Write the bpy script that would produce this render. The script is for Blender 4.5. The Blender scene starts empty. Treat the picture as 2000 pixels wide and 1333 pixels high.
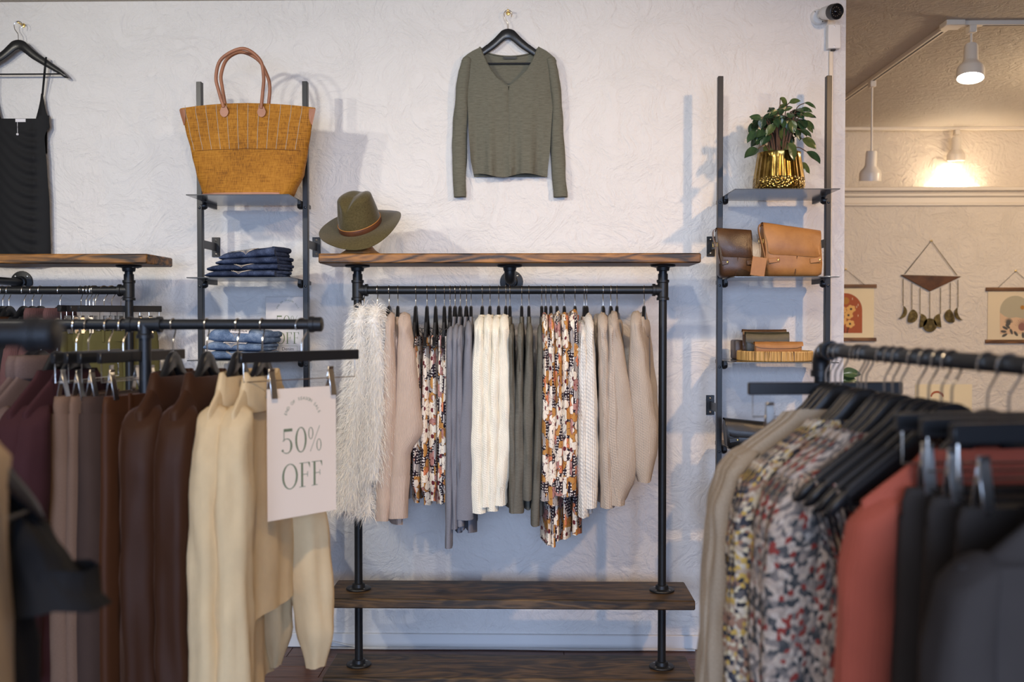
import bpy, bmesh, math, random
from mathutils import Vector, Matrix, noise
PI = math.pi
S = bpy.context.scene
C = S.collection

# ---------------------------------------------------------------- camera
FPX = 1944.0
CAMZ = 1.48
YAW, PITCH = math.radians(1.2), math.radians(1.22)
cam_d = bpy.data.cameras.new('camera')
cam = bpy.data.objects.new('camera', cam_d)
C.objects.link(cam)
cam_d.sensor_width = 36
cam_d.lens = FPX / 2000 * 36
cam.location = (0, 0, CAMZ)
cam.rotation_euler = (PI / 2 - PITCH, 0, YAW)
cam_d.clip_start = 0.05
cam_d.dof.use_dof = True
cam_d.dof.focus_distance = 4.05
cam_d.dof.aperture_fstop = 2.8
S.camera = cam
_f = Vector((-math.sin(YAW) * math.cos(PITCH), math.cos(YAW) * math.cos(PITCH), -math.sin(PITCH)))
_r = Vector((math.cos(YAW), math.sin(YAW), 0))
_u = _r.cross(_f)


def P(px, py, Y):
    """point on the plane y = Y seen at photo pixel (px, py)"""
    d = _f + _r * ((px - 1000) / FPX) + _u * ((666.5 - py) / FPX)
    return Vector((0, 0, CAMZ)) + d * (Y / d.y)


# ---------------------------------------------------------------- world and lights
W = bpy.data.worlds.new('world')
S.world = W
W.use_nodes = True
W.node_tree.nodes['Background'].inputs[0].default_value = (0.55, 0.72, 1.0, 1)
W.node_tree.nodes['Background'].inputs[1].default_value = 1.0


def light(name, kind, loc, energy, col, aim=None, **kw):
    d = bpy.data.lights.new(name, kind)
    d.energy = energy
    d.color = col
    for k, v in kw.items():
        setattr(d, k, v)
    o = bpy.data.objects.new(name, d)
    C.objects.link(o)
    o.location = loc
    if aim is not None:
        o.rotation_euler = (Vector(aim) - Vector(loc)).to_track_quat('-Z', 'Y').to_euler()
    return o


# daylight entering through the shop windows behind the photographer
light('window_daylight', 'AREA', (0.1, -3.9, 1.6), 88, (0.50, 0.66, 1.0), (0.1, 2.6, -0.6), shape='RECTANGLE', size=5.0, size_y=2.1, spread=math.radians(75))
WARM = (1.0, 0.94, 0.82)
# ceiling track spots in front of the wall, above the picture
for nm, loc, e, aim, col in (('track_spot_a', (-2.3, 1.5, 2.84), 92, (-0.9, 4.46, 1.9), WARM),
                             ('track_spot_b', (0.2, 2.2, 2.84), 40, (0.0, 4.46, 1.5), WARM),
                             ('track_spot_c', (-3.3, 1.2, 2.84), 66, (-2.0, 4.46, 1.9), WARM),
                             ('track_spot_d', (1.9, 2.0, 2.84), 105, (0.6, 4.46, 0.9), (1.0, 0.64, 0.33)),
                             ('track_spot_e', (-0.2, 0.6, 2.84), 80, (-0.8, 2.6, 0.9), (1.0, 0.76, 0.5))):
    light(nm, 'SPOT', loc, e, col, aim, spot_size=math.radians(95), spot_blend=0.9, shadow_soft_size=0.05)
light('back_room_fill', 'POINT', (3.6, 5.4, 2.55), 56, (1.0, 0.78, 0.53), None, shadow_soft_size=0.12)  # added fill light without a lamp, brightens the back room

S.view_settings.view_transform = 'Standard'
S.view_settings.look = 'None'
S.view_settings.gamma = 1
S.view_settings.use_curve_mapping = False
S.view_settings.exposure = 0.42


# ---------------------------------------------------------------- mesh helpers
class MB:
    def __init__(self):
        self.v, self.f, self.uv, self.mi = [], [], [], []

    def add(self, vs, fs, uvs=None, mi=0):
        o = len(self.v)
        self.v += [tuple(p) for p in vs]
        for k, fc in enumerate(fs):
            self.f.append([i + o for i in fc])
            self.uv.append(uvs[k] if uvs else None)
            self.mi.append(mi)
        return self

    def box(self, c, s, m=None, mi=0):
        x, y, z = s[0] / 2, s[1] / 2, s[2] / 2
        vs = [Vector((a, b, d)) for a in (-x, x) for b in (-y, y) for d in (-z, z)]
        if m is not None:
            vs = [m @ p for p in vs]
        vs = [p + Vector(c) for p in vs]
        return self.add(vs, [(0, 1, 3, 2), (4, 6, 7, 5), (0, 4, 5, 1), (2, 3, 7, 6), (0, 2, 6, 4), (1, 5, 7, 3)], mi=mi)

    def rbox(self, c, s, b, m=None, seg=1):
        bm = bmesh.new()
        bmesh.ops.create_cube(bm, size=1)
        for q in bm.verts:
            q.co = Vector((q.co.x * s[0], q.co.y * s[1], q.co.z * s[2]))
        bmesh.ops.bevel(bm, geom=bm.edges[:], offset=b, segments=seg, profile=0.5, affect='EDGES')
        vs = [(m @ q.co if m is not None else q.co) + Vector(c) for q in bm.verts]
        bm.verts.index_update()
        fs = [[q.index for q in fc.verts] for fc in bm.faces]
        bm.free()
        return self.add(vs, fs)

    def grid(self, rows, closed=True, cap0=False, cap1=False, mi=0):
        n = len(rows[0])
        rows = [[Vector(p) for p in r] for r in rows]
        best, per = None, -1
        for r in rows:
            a = [0.0]
            for j in range(n if closed else n - 1):
                a.append(a[-1] + (r[(j + 1) % n] - r[j]).length)
            if a[-1] > per:
                best, per = a, a[-1]
        vv = [0.0]
        for i in range(len(rows) - 1):
            d = sum((rows[i + 1][j] - rows[i][j]).length for j in range(0, n, max(1, n // 6)))
            vv.append(vv[-1] + d / len(range(0, n, max(1, n // 6))))
        vs = [p for r in rows for p in r]
        fs, uv = [], []
        for i in range(len(rows) - 1):
            for j in range(n if closed else n - 1):
                k = (j + 1) % n
                fs.append((i * n + j, i * n + k, (i + 1) * n + k, (i + 1) * n + j))
                uv.append(((best[j], -vv[i]), (best[j + 1], -vv[i]), (best[j + 1], -vv[i + 1]), (best[j], -vv[i + 1])))
        if cap0:
            fs.append(tuple(range(n - 1, -1, -1)))
            uv.append(tuple((rows[0][q].x, rows[0][q].y) for q in range(n - 1, -1, -1)))
        if cap1:
            o = (len(rows) - 1) * n
            fs.append(tuple(range(o, o + n)))
            uv.append(tuple((rows[-1][q].x, rows[-1][q].y) for q in range(n)))
        return self.add(vs, fs, uv, mi)

    def tube(self, pts, r, n=8, caps=True, flat=None):
        pts = [Vector(p) for p in pts]
        rows = []
        up = None
        for i, p in enumerate(pts):
            t = (pts[min(i + 1, len(pts) - 1)] - pts[max(i - 1, 0)]).normalized()
            if up is None:
                up = Vector((0, 0, 1)) if abs(t.z) < 0.9 else Vector((1, 0, 0))
            a = t.cross(up).normalized()
            b = a.cross(t).normalized()
            up = b
            rr = r[i] if isinstance(r, (list, tuple)) else r
            fl = flat if flat else 1.0
            rows.append([p + a * (rr * math.cos(2 * PI * k / n)) + b * (rr * fl * math.sin(2 * PI * k / n)) for k in range(n)])
        return self.grid(rows, True, caps, caps)

    def lathe(self, prof, n=24, c=(0, 0, 0), m=None, cap0=False, cap1=False):
        c = Vector(c)
        rows = []
        for r, z in prof:
            row = [Vector((r * math.cos(2 * PI * k / n), r * math.sin(2 * PI * k / n), z)) for k in range(n)]
            rows.append([(m @ p if m is not None else p) + c for p in row])
        return self.grid(rows, True, cap0, cap1)

    def prism(self, pts, y0, y1, m=None, c=(0, 0, 0)):
        """outline in local x,z extruded along y"""
        n = len(pts)
        vs = [Vector((p[0], y0, p[1])) for p in pts] + [Vector((p[0], y1, p[1])) for p in pts]
        if m is not None:
            vs = [m @ p for p in vs]
        vs = [p + Vector(c) for p in vs]
        fs = [tuple(range(n)), tuple(range(2 * n - 1, n - 1, -1))]
        fs += [(i, i + n, (i + 1) % n + n, (i + 1) % n) for i in range(n)]
        return self.add(vs, fs)

    def mesh(self, name, mats, smooth=40):
        me = bpy.data.meshes.new(name)
        me.from_pydata(self.v, [], self.f)
        if any(u for u in self.uv):
            ul = me.uv_layers.new(name='UVMap')
            i = 0
            for fc, u in zip(self.f, self.uv):
                for k in range(len(fc)):
                    ul.data[i].uv = u[k] if u else (0, 0)
                    i += 1
        for m_ in (mats if isinstance(mats, (list, tuple)) else [mats]):
            me.materials.append(m_)
        if any(self.mi):
            me.polygons.foreach_set('material_index', self.mi)
        bm = bmesh.new()
        bm.from_mesh(me)
        bmesh.ops.recalc_face_normals(bm, faces=bm.faces[:])
        bm.to_mesh(me)
        bm.free()
        if smooth:
            me.shade_smooth()
            me.set_sharp_from_angle(angle=math.radians(smooth))
        me.update()
        return me


def obj(name, mb, mat, parent=None, loc=(0, 0, 0), smooth=40, rot=None):
    me = mb if isinstance(mb, bpy.types.Mesh) else mb.mesh(name, mat, smooth)
    o = bpy.data.objects.new(name, me)
    C.objects.link(o)
    o.location = loc
    if rot:
        o.rotation_euler = rot
    if parent:
        o.parent = parent
    return o


def tag(o, label=None, cat=None, group=None, kind=None):
    if label:
        o['label'] = label
    if cat:
        o['category'] = cat
    if group:
        o['group'] = group
    if kind:
        o['kind'] = kind
    return o


def thing(name, label, cat, loc=(0, 0, 0), rz=0, group=None):
    o = bpy.data.objects.new(name, None)
    C.objects.link(o)
    o.empty_display_size = 0.05
    o.location = loc
    o.rotation_euler = (0, 0, rz)
    return tag(o, label, cat, group)


def struct(name, mb, mat, loc=(0, 0, 0), smooth=40):
    return tag(obj(name, mb, mat, None, loc, smooth), kind='structure')


def copy_tree(o, parent=None):
    c = o.copy()
    C.objects.link(c)
    c.parent = parent
    for ch in [q for q in o.children]:
        copy_tree(ch, c)
    return c


ORD = ['first', 'second', 'third', 'fourth', 'fifth', 'sixth', 'seventh', 'eighth', 'ninth', 'tenth', 'eleventh', 'twelfth', 'thirteenth']
NUM = ['zero', 'one', 'two', 'three', 'four', 'five', 'six', 'seven', 'eight', 'nine', 'ten', 'eleven', 'twelve', 'thirteen']


def lerp(a, b, t):
    return a + (b - a) * t


def interp(keys, x):
    """keys: list of tuples sorted by first item (descending or ascending)"""
    asc = keys[-1][0] > keys[0][0]
    ks = keys if asc else keys[::-1]
    if x <= ks[0][0]:
        return ks[0][1:]
    for a, b in zip(ks, ks[1:]):
        if x <= b[0]:
            t = (x - a[0]) / max(1e-9, b[0] - a[0])
            t = t * t * (3 - 2 * t) * 0.5 + t * 0.5
            return tuple(lerp(p, q, t) for p, q in zip(a[1:], b[1:]))
    return ks[-1][1:]


def text_data(s, size, align='CENTER'):
    cu = bpy.data.curves.new('lettering', 'FONT')
    cu.body = s
    cu.size = size
    cu.align_x = align
    cu.resolution_u = 3
    o = bpy.data.objects.new('lettering', cu)
    C.objects.link(o)
    dg = bpy.context.evaluated_depsgraph_get()
    ev = o.evaluated_get(dg)
    me = ev.to_mesh()
    vs = [v.co.copy() for v in me.vertices]
    fs = [tuple(p.vertices) for p in me.polygons]
    ev.to_mesh_clear()
    bpy.data.objects.remove(o)
    bpy.data.curves.remove(cu)
    return vs, fs


# ---------------------------------------------------------------- materials
class NT:
    def __init__(self, name):
        self.m = bpy.data.materials.new(name)
        self.m.use_nodes = True
        self.t = self.m.node_tree
        self.b = self.t.nodes['Principled BSDF']

    def n(self, typ, props=None, **ins):
        nd = self.t.nodes.new(typ)
        for k, v in (props or {}).items():
            setattr(nd, k, v)
        for k, v in ins.items():
            self.set(nd, k, v)
        return nd

    def set(self, nd, k, v):
        if isinstance(k, str):
            k = k.replace('_', ' ')
            sock = nd.inputs[k]
        else:
            sock = nd.inputs[k]
        if isinstance(v, bpy.types.NodeSocket):
            self.t.links.new(v, sock)
        elif isinstance(v, bpy.types.Node):
            self.t.links.new(v.outputs[0], sock)
        else:
            sock.default_value = v

    def math(self, op, a, b=None, c=None):
        nd = self.t.nodes.new('ShaderNodeMath')
        nd.operation = op
        for i, q in enumerate((a, b, c)):
            if q is not None:
                self.set(nd, i, q)
        return nd.outputs[0]

    def vec(self, op, a, b=None):
        nd = self.t.nodes.new('ShaderNodeVectorMath')
        nd.operation = op
        self.set(nd, 0, a)
        if b is not None:
            self.set(nd, 1, b)
        return nd.outputs['Value'] if op in ('LENGTH', 'DOT_PRODUCT', 'DISTANCE') else nd.outputs[0]

    def mix(self, fac, a, b):
        nd = self.t.nodes.new('ShaderNodeMix')
        nd.data_type = 'RGBA'
        self.set(nd, 0, fac)
        for i, q in ((6, a), (7, b)):
            if isinstance(q, (tuple, list)):
                q = tuple(q) + ((1,) if len(q) == 3 else ())
            self.set(nd, i, q)
        return nd.outputs[2]

    def ramp(self, fac, stops, mode='LINEAR'):
        nd = self.t.nodes.new('ShaderNodeValToRGB')
        nd.color_ramp.interpolation = mode
        e = nd.color_ramp.elements
        while len(e) < len(stops):
            e.new(0.5)
        for q, (p, c) in zip(e, stops):
            q.position = p
            q.color = tuple(c) + ((1,) if len(c) == 3 else ())
        self.set(nd, 0, fac)
        return nd.outputs[0]

    def coord(self, which='UV', scale=None):
        tc = self.t.nodes.new('ShaderNodeTexCoord')
        o = tc.outputs[which]
        if scale is not None:
            o = self.vec('MULTIPLY', o, scale if isinstance(scale, tuple) else (scale,) * 3)
        return o

    def noise(self, v, scale, detail=3, rough=0.55, dist=0.0, dim='3D'):
        nd = self.n('ShaderNodeTexNoise', {'noise_dimensions': dim}, Scale=scale, Detail=detail, Roughness=rough, Distortion=dist)
        self.set(nd, 'Vector', v)
        return nd.outputs[0]

    def bump(self, h, strength=0.5, dist=0.01):
        nd = self.n('ShaderNodeBump', None, Strength=strength, Distance=dist, Height=h)
        self.set(self.b, 'Normal', nd.outputs[0])

    def out(self, color=None, rough=None, metal=None, spec=None, sheen=None, sheen_tint=None):
        if color is not None:
            if isinstance(color, (tuple, list)):
                color = tuple(color) + ((1,) if len(color) == 3 else ())
            self.set(self.b, 'Base Color', color)
        if rough is not None:
            self.set(self.b, 'Roughness', rough)
        if metal is not None:
            self.set(self.b, 'Metallic', metal)
        if spec is not None:
            self.set(self.b, 'Specular IOR Level', spec)
        if sheen:
            self.set(self.b, 'Sheen Weight', sheen)
            self.set(self.b, 'Sheen Roughness', 0.4)
            if sheen_tint:
                self.set(self.b, 'Sheen Tint', tuple(sheen_tint) + (1,))
        return self.m


def plain(name, col, rough=0.6, metal=0.0, spec=0.5, bump=None):
    t = NT(name)
    if bump:
        t.bump(t.noise(t.coord('Object'), bump[0], 4), bump[1], 0.004)
    return t.out(col, rough, metal, spec)


def srgb(r, g, b):
    return tuple(((c / 255) / 12.92 if c / 255 <= 0.04045 else (((c / 255) + 0.055) / 1.055) ** 2.4) for c in (r, g, b))


def plaster(name, col, scale=1.0, strength=0.55):
    t = NT(name)
    o = t.coord('Object')
    a = t.noise(o, 5.5 * scale, 5, 0.6, 1.6)
    ridge = t.math('ABSOLUTE', t.math('SUBTRACT', a, 0.5))
    ridge = t.math('MINIMUM', t.math('MULTIPLY', ridge, 9.0), 1.0)
    b = t.noise(o, 26 * scale, 4, 0.6, 0.8)
    h = t.math('ADD', t.math('MULTIPLY', ridge, 0.55), t.math('MULTIPLY', b, 0.9))
    t.bump(h, strength, 0.012)
    c = t.mix(t.noise(o, 1.3, 3), [q * 0.965 for q in col], col)
    return t.out(c, 0.62, 0, 0.35)


def stained_wood(name, dark, light_, axis='X', edge=1.0):
    t = NT(name)
    o = t.coord('Object', (1.6, 7.0, 11.0) if axis == 'X' else (7.0, 1.6, 11.0))
    d = t.noise(o, 1.1, 2, 0.45, 0.4)
    rings = t.math('ADD', t.math('MULTIPLY', t.math('SINE', t.math('MULTIPLY', d, 62.0)), 0.5), 0.5)
    blot = t.noise(o, 2.6, 4, 0.6, 0.5)
    g = t.noise(t.vec('MULTIPLY', o, (2.0, 9.0, 9.0)), 6, 4, 0.65)
    k = t.math('ADD', t.math('MULTIPLY', rings, 0.32), t.math('MULTIPLY', t.math('SUBTRACT', blot, 0.5), 1.5))
    k = t.math('ADD', t.math('ADD', k, 0.2), t.math('MULTIPLY', t.math('SUBTRACT', g, 0.5), 0.55))
    c = t.ramp(k, [(0.12, dark), (0.36, [lerp(a, b, 0.4) for a, b in zip(dark, light_)]), (0.68, light_)])
    t.bump(t.math('ADD', g, rings), 0.12, 0.003)
    return t.out(c, 0.48, 0, 0.4)


def cloth(name, col, rib=0.0, ribw=0.005, weave=0.0, slub=0.0, speck=None, sheen=0.0, rough=0.9, cable=0.0, var=0.06):
    """fabric in metric UV: rib = vertical knit ribs, slub = horizontal melange streaks"""
    t = NT(name)
    uv = t.coord('UV')
    c = col
    n1 = t.noise(uv, 14, 4, 0.6)
    c = t.mix(n1, [q * (1 - 2 * var) for q in col], [min(1, q * (1 + 2 * var)) for q in col])
    if slub:
        s = t.noise(t.vec('MULTIPLY', uv, (28.0, 230.0, 1.0)), 1.0, 4, 0.7)
        c = t.mix(t.math('MULTIPLY', t.math('SUBTRACT', s, 0.35), slub * 3.0), c, [min(1, q * 2.0 + 0.05) for q in col])
    if speck:
        s = t.noise(uv, 420, 2, 0.6)
        c = t.mix(t.math('MULTIPLY', t.math('SUBTRACT', s, 0.42), 3.2), c, speck)
    h = t.math('MULTIPLY', n1, 0.15)
    sx = t.n('ShaderNodeSeparateXYZ')
    t.set(sx, 0, uv)
    if rib:
        wob = t.math('MULTIPLY', t.noise(uv, 18, 2), 0.01)
        s = t.math('SINE', t.math('MULTIPLY', t.math('ADD', sx.outputs[0], wob), 2 * PI / ribw))
        h = t.math('ADD', h, t.math('MULTIPLY', s, 0.5 * rib))
        c = t.mix(t.math('MULTIPLY', t.math('SUBTRACT', 1.0, s), 0.13 * rib), c, [q * 0.45 for q in col])
    if cable:
        s2 = t.math('SINE', t.math('MULTIPLY', t.math('ADD', sx.outputs[1], t.math('MULTIPLY', sx.outputs[0], 0.6)), 2 * PI / (ribw * 1.5)))
        h = t.math('ADD', h, t.math('MULTIPLY', s2, 0.4 * cable))
    if weave:
        a = t.math('SINE', t.math('MULTIPLY', sx.outputs[0], 2 * PI / 0.0022))
        b = t.math('SINE', t.math('MULTIPLY', sx.outputs[1], 2 * PI / 0.0022))
        h = t.math('ADD', h, t.math('MULTIPLY', t.math('MULTIPLY', a, b), 0.4 * weave))
        cr = t.noise(t.vec('MULTIPLY', uv, (60.0, 9.0, 1.0)), 1.0, 3, 0.6)
        h = t.math('ADD', h, t.math('MULTIPLY', cr, 1.2 * weave))
    t.bump(h, 0.55, 0.004)
    return t.out(c, rough, 0, 0.2, sheen, [min(1, q * 3 + 0.1) for q in col])


def floral(name, scale=1.0):
    t = NT(name)
    oi = t.n('ShaderNodeObjectInfo')
    rv = t.n('ShaderNodeCombineXYZ')
    t.set(rv, 0, t.math('MULTIPLY', oi.outputs['Random'], 7.3))
    t.set(rv, 1, t.math('MULTIPLY', oi.outputs['Random'], 11.9))
    uv = t.vec('ADD', t.vec('MULTIPLY', t.coord('UV'), (scale * 0.85, scale, 0)), rv.outputs[0])

    def layer(cells, off, rnd=0.85):
        v = t.vec('ADD', t.vec('MULTIPLY', uv, (cells, cells, 0)), (off, off * 1.7, 0))
        vo = t.n('ShaderNodeTexVoronoi', {'voronoi_dimensions': '2D'}, Scale=1.0, Randomness=rnd)
        t.set(vo, 'Vector', v)
        d = t.vec('SUBTRACT', v, vo.outputs['Position'])
        sp = t.n('ShaderNodeSeparateXYZ')
        t.set(sp, 0, d)
        col = t.n('ShaderNodeSeparateColor')
        t.set(col, 0, vo.outputs['Color'])
        r = vo.outputs['Distance']
        th = t.math('ADD', t.math('ARCTAN2', sp.outputs[1], sp.outputs[0]), t.math('MULTIPLY', col.outputs[0], 6.28))
        return r, th, col.outputs[1], col.outputs[2], sp

    dark = srgb(38, 26, 36)
    cream = srgb(236, 224, 206)
    # white polka dots on dark ground
    r, th, *_ = layer(118, 3.1, 0.35)
    base = t.mix(t.math('LESS_THAN', r, 0.27), dark, srgb(228, 220, 212))
    # patches of stripes
    su = t.n('ShaderNodeSeparateXYZ')
    t.set(su, 0, uv)
    st = t.math('GREATER_THAN', t.math('SINE', t.math('ADD', t.math('MULTIPLY', su.outputs[0], 1500), t.math('MULTIPLY', t.noise(uv, 9, 1), 9.0))), 0.0)
    zone = t.math('GREATER_THAN', t.noise(uv, 21, 1, 0.4), 0.56)
    base = t.mix(zone, base, t.mix(st, dark, srgb(226, 216, 208)))

    def petals(base, cells, off, rad, np_, col, thr, centre, outline, rnd=0.85):
        r, th, g, b_, sp = layer(cells, off, rnd)
        pe = t.math('MULTIPLY', t.math('ADD', 0.52, t.math('MULTIPLY', t.math('ABSOLUTE', t.math('COSINE', t.math('MULTIPLY', th, np_ / 2))), 0.48)), rad)
        on = t.math('GREATER_THAN', g, thr)
        m = t.math('MULTIPLY', t.math('LESS_THAN', r, pe), on)
        inner = t.math('MULTIPLY', t.math('LESS_THAN', r, t.math('SUBTRACT', pe, 0.028)), on)
        cc = t.math('MULTIPLY', t.math('LESS_THAN', r, rad * 0.17), on)
        vein = t.math('MULTIPLY', t.math('GREATER_THAN', t.math('COSINE', t.math('MULTIPLY', th, np_ * 2)), 0.96), t.math('MULTIPLY', t.math('LESS_THAN', r, rad * 0.5), on))
        o = t.mix(m, base, outline)
        o = t.mix(inner, o, col)
        o = t.mix(vein, o, outline)
        return t.mix(cc, o, centre)

    # ochre leaves, pinkish buds, orange and cream blossoms, back to front
    base = petals(base, 20, 7.3, 0.62, 2, srgb(186, 134, 72), 0.5, srgb(188, 120, 60), srgb(110, 62, 40))
    base = petals(base, 17, 1.9, 0.42, 4, srgb(176, 128, 120), 0.72, srgb(140, 80, 80), srgb(90, 50, 54))
    base = petals(base, 22, 5.5, 0.46, 5, srgb(214, 130, 92), 0.74, srgb(120, 50, 50), srgb(110, 56, 44))
    base = petals(base, 14.5, 11.7, 0.56, 5, cream, 0.36, srgb(104, 40, 48), srgb(92, 52, 50))
    t.bump(t.noise(uv, 60, 2), 0.1, 0.003)
    return t.out(base, 0.75, 0, 0.25)


def speckle(name, pal, cell=85):
    t = NT(name)
    uv = t.coord('UV')
    w = t.vec('ADD', uv, t.vec('MULTIPLY', t.n('ShaderNodeTexNoise', None, Scale=60.0, Vector=uv).outputs[1], (0.004, 0.004, 0)))
    vo = t.n('ShaderNodeTexVoronoi', {'voronoi_dimensions': '2D'}, Scale=float(cell), Randomness=1.0)
    t.set(vo, 'Vector', w)
    sc = t.n('ShaderNodeSeparateColor')
    t.set(sc, 0, vo.outputs['Color'])
    stops = []
    for i, c in enumerate(pal):
        stops.append((i / len(pal), c))
    c = t.ramp(sc.outputs[0], stops, 'CONSTANT')
    t.bump(t.math('SUBTRACT', 1.0, vo.outputs['Distance']), 0.4, 0.004)
    return t.out(c, 0.85, 0, 0.2)


def denim(name, col, hi):
    t = NT(name)
    o = t.coord('Object')
    a = t.noise(o, 18, 4, 0.6)
    b = t.noise(t.vec('MULTIPLY', o, (260.0, 90.0, 500.0)), 1.0, 3, 0.7)
    k = t.math('ADD', t.math('MULTIPLY', a, 0.7), t.math('MULTIPLY', b, 0.45))
    c = t.ramp(k, [(0.42, [q * 0.55 for q in col]), (0.56, col), (0.72, hi)])
    t.bump(t.math('ADD', a, b), 0.3, 0.004)
    return t.out(c, 0.85, 0, 0.25)


def leather(name, col, dark, rough=0.45):
    t = NT(name)
    o = t.coord('Object')
    a = t.noise(o, 9, 4, 0.6)
    c = t.ramp(a, [(0.3, dark), (0.65, col)])
    t.bump(t.math('ADD', t.noise(o, 240, 3), t.math('MULTIPLY', a, 1.5)), 0.18, 0.003)
    return t.out(c, rough, 0, 0.45)


m_wall = plaster('white_plaster', srgb(226, 222, 218), 1.0, 0.5)
m_far = plaster('beige_plaster', srgb(222, 208, 188), 1.0, 0.6)
m_ceil = plaster('ceiling_plaster', srgb(196, 186, 172), 1.4, 0.4)
m_trim = plain('trim_paint', srgb(226, 224, 222), 0.45)
m_cream_trim = plain('cream_trim_paint', srgb(224, 210, 190), 0.45)
m_black = plain('black_pipe', (0.016, 0.017, 0.019), 0.42, 0.35, 0.5, (220, 0.12))
m_bar = plain('dark_steel', (0.022, 0.022, 0.023), 0.38, 0.5)
m_hanger = plain('black_hanger_wood', (0.012, 0.012, 0.013), 0.32, 0, 0.5)
m_felt = plain('black_grip', (0.03, 0.03, 0.032), 0.85)
m_chrome = plain('chrome_wire', (0.72, 0.68, 0.62), 0.22, 1.0)
m_steel = plain('steel', (0.55, 0.54, 0.52), 0.3, 1.0)
m_brass = plain('brass', (0.72, 0.5, 0.16), 0.28, 1.0)
m_shelf = plain('smoked_shelf', (0.09, 0.095, 0.1), 0.16, 0.0, 0.7)
m_white = plain('white_plastic', srgb(225, 223, 220), 0.4)
m_wood = stained_wood('stained_board', srgb(44, 32, 23), srgb(164, 110, 48))
m_wood_d = stained_wood('dark_stained_board', srgb(44, 35, 26), srgb(102, 78, 50))
m_paper = plain('sign_card', srgb(238, 218, 196), 0.7)
m_green_ink = plain('green_ink', srgb(112, 122, 92), 0.7)
m_label = plain('white_label', srgb(226, 222, 224), 0.6)
m_ink = plain('dark_ink', srgb(48, 46, 48), 0.6)
m_stitch = plain('pale_stitch', srgb(188, 176, 160), 0.8)

# ---------------------------------------------------------------- the room
WY = 4.46            # face of the white wall
WX = P(1649, 500, WY).x      # its right end
CEIL = P(200, 3.0, WY).z
FARY = 7.6
LOWY = 7.28          # face of the lower, thicker part of the far wall
X0, X1, Y0 = -4.6, 6.2, -4.0

t_ = NT('floor_boards')
o_ = t_.coord('Object', (1.2, 14.0, 1.0))
oi_ = t_.n('ShaderNodeObjectInfo')
g_ = t_.noise(t_.vec('ADD', o_, oi_.outputs['Location']), 5, 5, 0.6, 0.4)
m_floor = t_.out(t_.ramp(g_, [(0.3, srgb(62, 40, 32)), (0.55, srgb(98, 64, 50)), (0.75, srgb(120, 84, 66))]), 0.42, 0, 0.45)
m_gap = plain('floor_joint', (0.01, 0.008, 0.007), 0.9)

floor = struct('floor', MB().box(((X0 + X1) / 2, (Y0 + FARY) / 2, -0.055), (X1 - X0, FARY - Y0, 0.1)), m_floor, smooth=0)
pw, pl = 0.125, 1.22
plank_me = MB().rbox((0, 0, 0), (pl - 0.003, pw - 0.003, 0.006), 0.0012).mesh('floor_board', m_floor, 0)
rnd = random.Random(4)
for i in range(10):
    y = WY - 0.015 - pw * (i + 0.5)
    off = rnd.random() * pl
    for k in range(5):
        x = -2.6 + off + k * pl - 0.6
        obj('floor_board', plank_me, None, floor, (x, y, -0.003))

struct('ceiling', MB().box(((X0 + X1) / 2, (Y0 + FARY) / 2, CEIL + 0.05), (X1 - X0, FARY - Y0 + 0.2, 0.1)), m_ceil, smooth=0)
struct('wall_back', MB().box(((X0 + WX) / 2, WY + 0.07, CEIL / 2), (WX - X0, 0.14, CEIL)), m_wall, smooth=0)
struct('wall_far', MB().box(((0.5 + X1) / 2, FARY + 0.05, CEIL / 2), (X1 - 0.5, 0.1, CEIL)), m_far, smooth=0)
zc = P(1850, 366, LOWY - 0.04).z
struct('wall_far_lower', MB().box(((0.5 + X1) / 2, (LOWY + FARY) / 2, (zc - 0.02) / 2), (X1 - 0.5, FARY - LOWY - 0.002, zc - 0.02)), m_far, smooth=0)
cap = MB().rbox(((0.5 + X1) / 2, (LOWY + FARY) / 2 - 0.02, zc - 0.01), (X1 - 0.5, FARY - LOWY + 0.04, 0.03), 0.006)
cap.rbox(((0.5 + X1) / 2, LOWY - 0.008, zc - 0.05), (X1 - 0.5, 0.03, 0.03), 0.008)
struct('trim_1', cap, m_cream_trim)
zf = P(1850, 400, LOWY).z
struct('trim_2', MB().rbox(((0.5 + X1) / 2, LOWY - 0.010, zf), (X1 - 0.5, 0.022, 0.022), 0.006), m_cream_trim)
struct('trim_3', MB().box(((0.5 + X1) / 2, LOWY - 0.003, (zf + zc - 0.07) / 2), (X1 - 0.5, 0.008, zc - 0.07 - zf)), m_cream_trim, smooth=0)
struct('wall_left', MB().box((X0 - 0.05, (Y0 + WY) / 2, CEIL / 2), (0.1, WY - Y0, CEIL)), m_wall, smooth=0)
struct('wall_right', MB().box((X1 + 0.05, (Y0 + FARY) / 2, CEIL / 2), (0.1, FARY - Y0, CEIL)), m_far, smooth=0)
struct('wall_passage', MB().box((0.45, (WY + 0.14 + FARY) / 2, CEIL / 2), (0.1, FARY - WY - 0.14, CEIL)), m_far, smooth=0)
# street side: piers, sill and head around the shop window
fw = MB()
fw.box(((X0 + X1) / 2, Y0 - 0.06, 0.2), (X1 - X0, 0.12, 0.4))
fw.box(((X0 + X1) / 2, Y0 - 0.06, (2.6 + CEIL) / 2), (X1 - X0, 0.12, CEIL - 2.6))
for a, b in ((X0, -2.5), (2.7, X1)):
    fw.box(((a + b) / 2, Y0 - 0.06, 1.5), (b - a, 0.12, 2.2))
struct('wall_front', fw, m_wall, smooth=0)
bb = MB().rbox(((X0 + WX) / 2, WY - 0.008, 0.032), (WX - X0, 0.016, 0.064), 0.004)
struct('baseboard_back', bb, m_trim)

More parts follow.
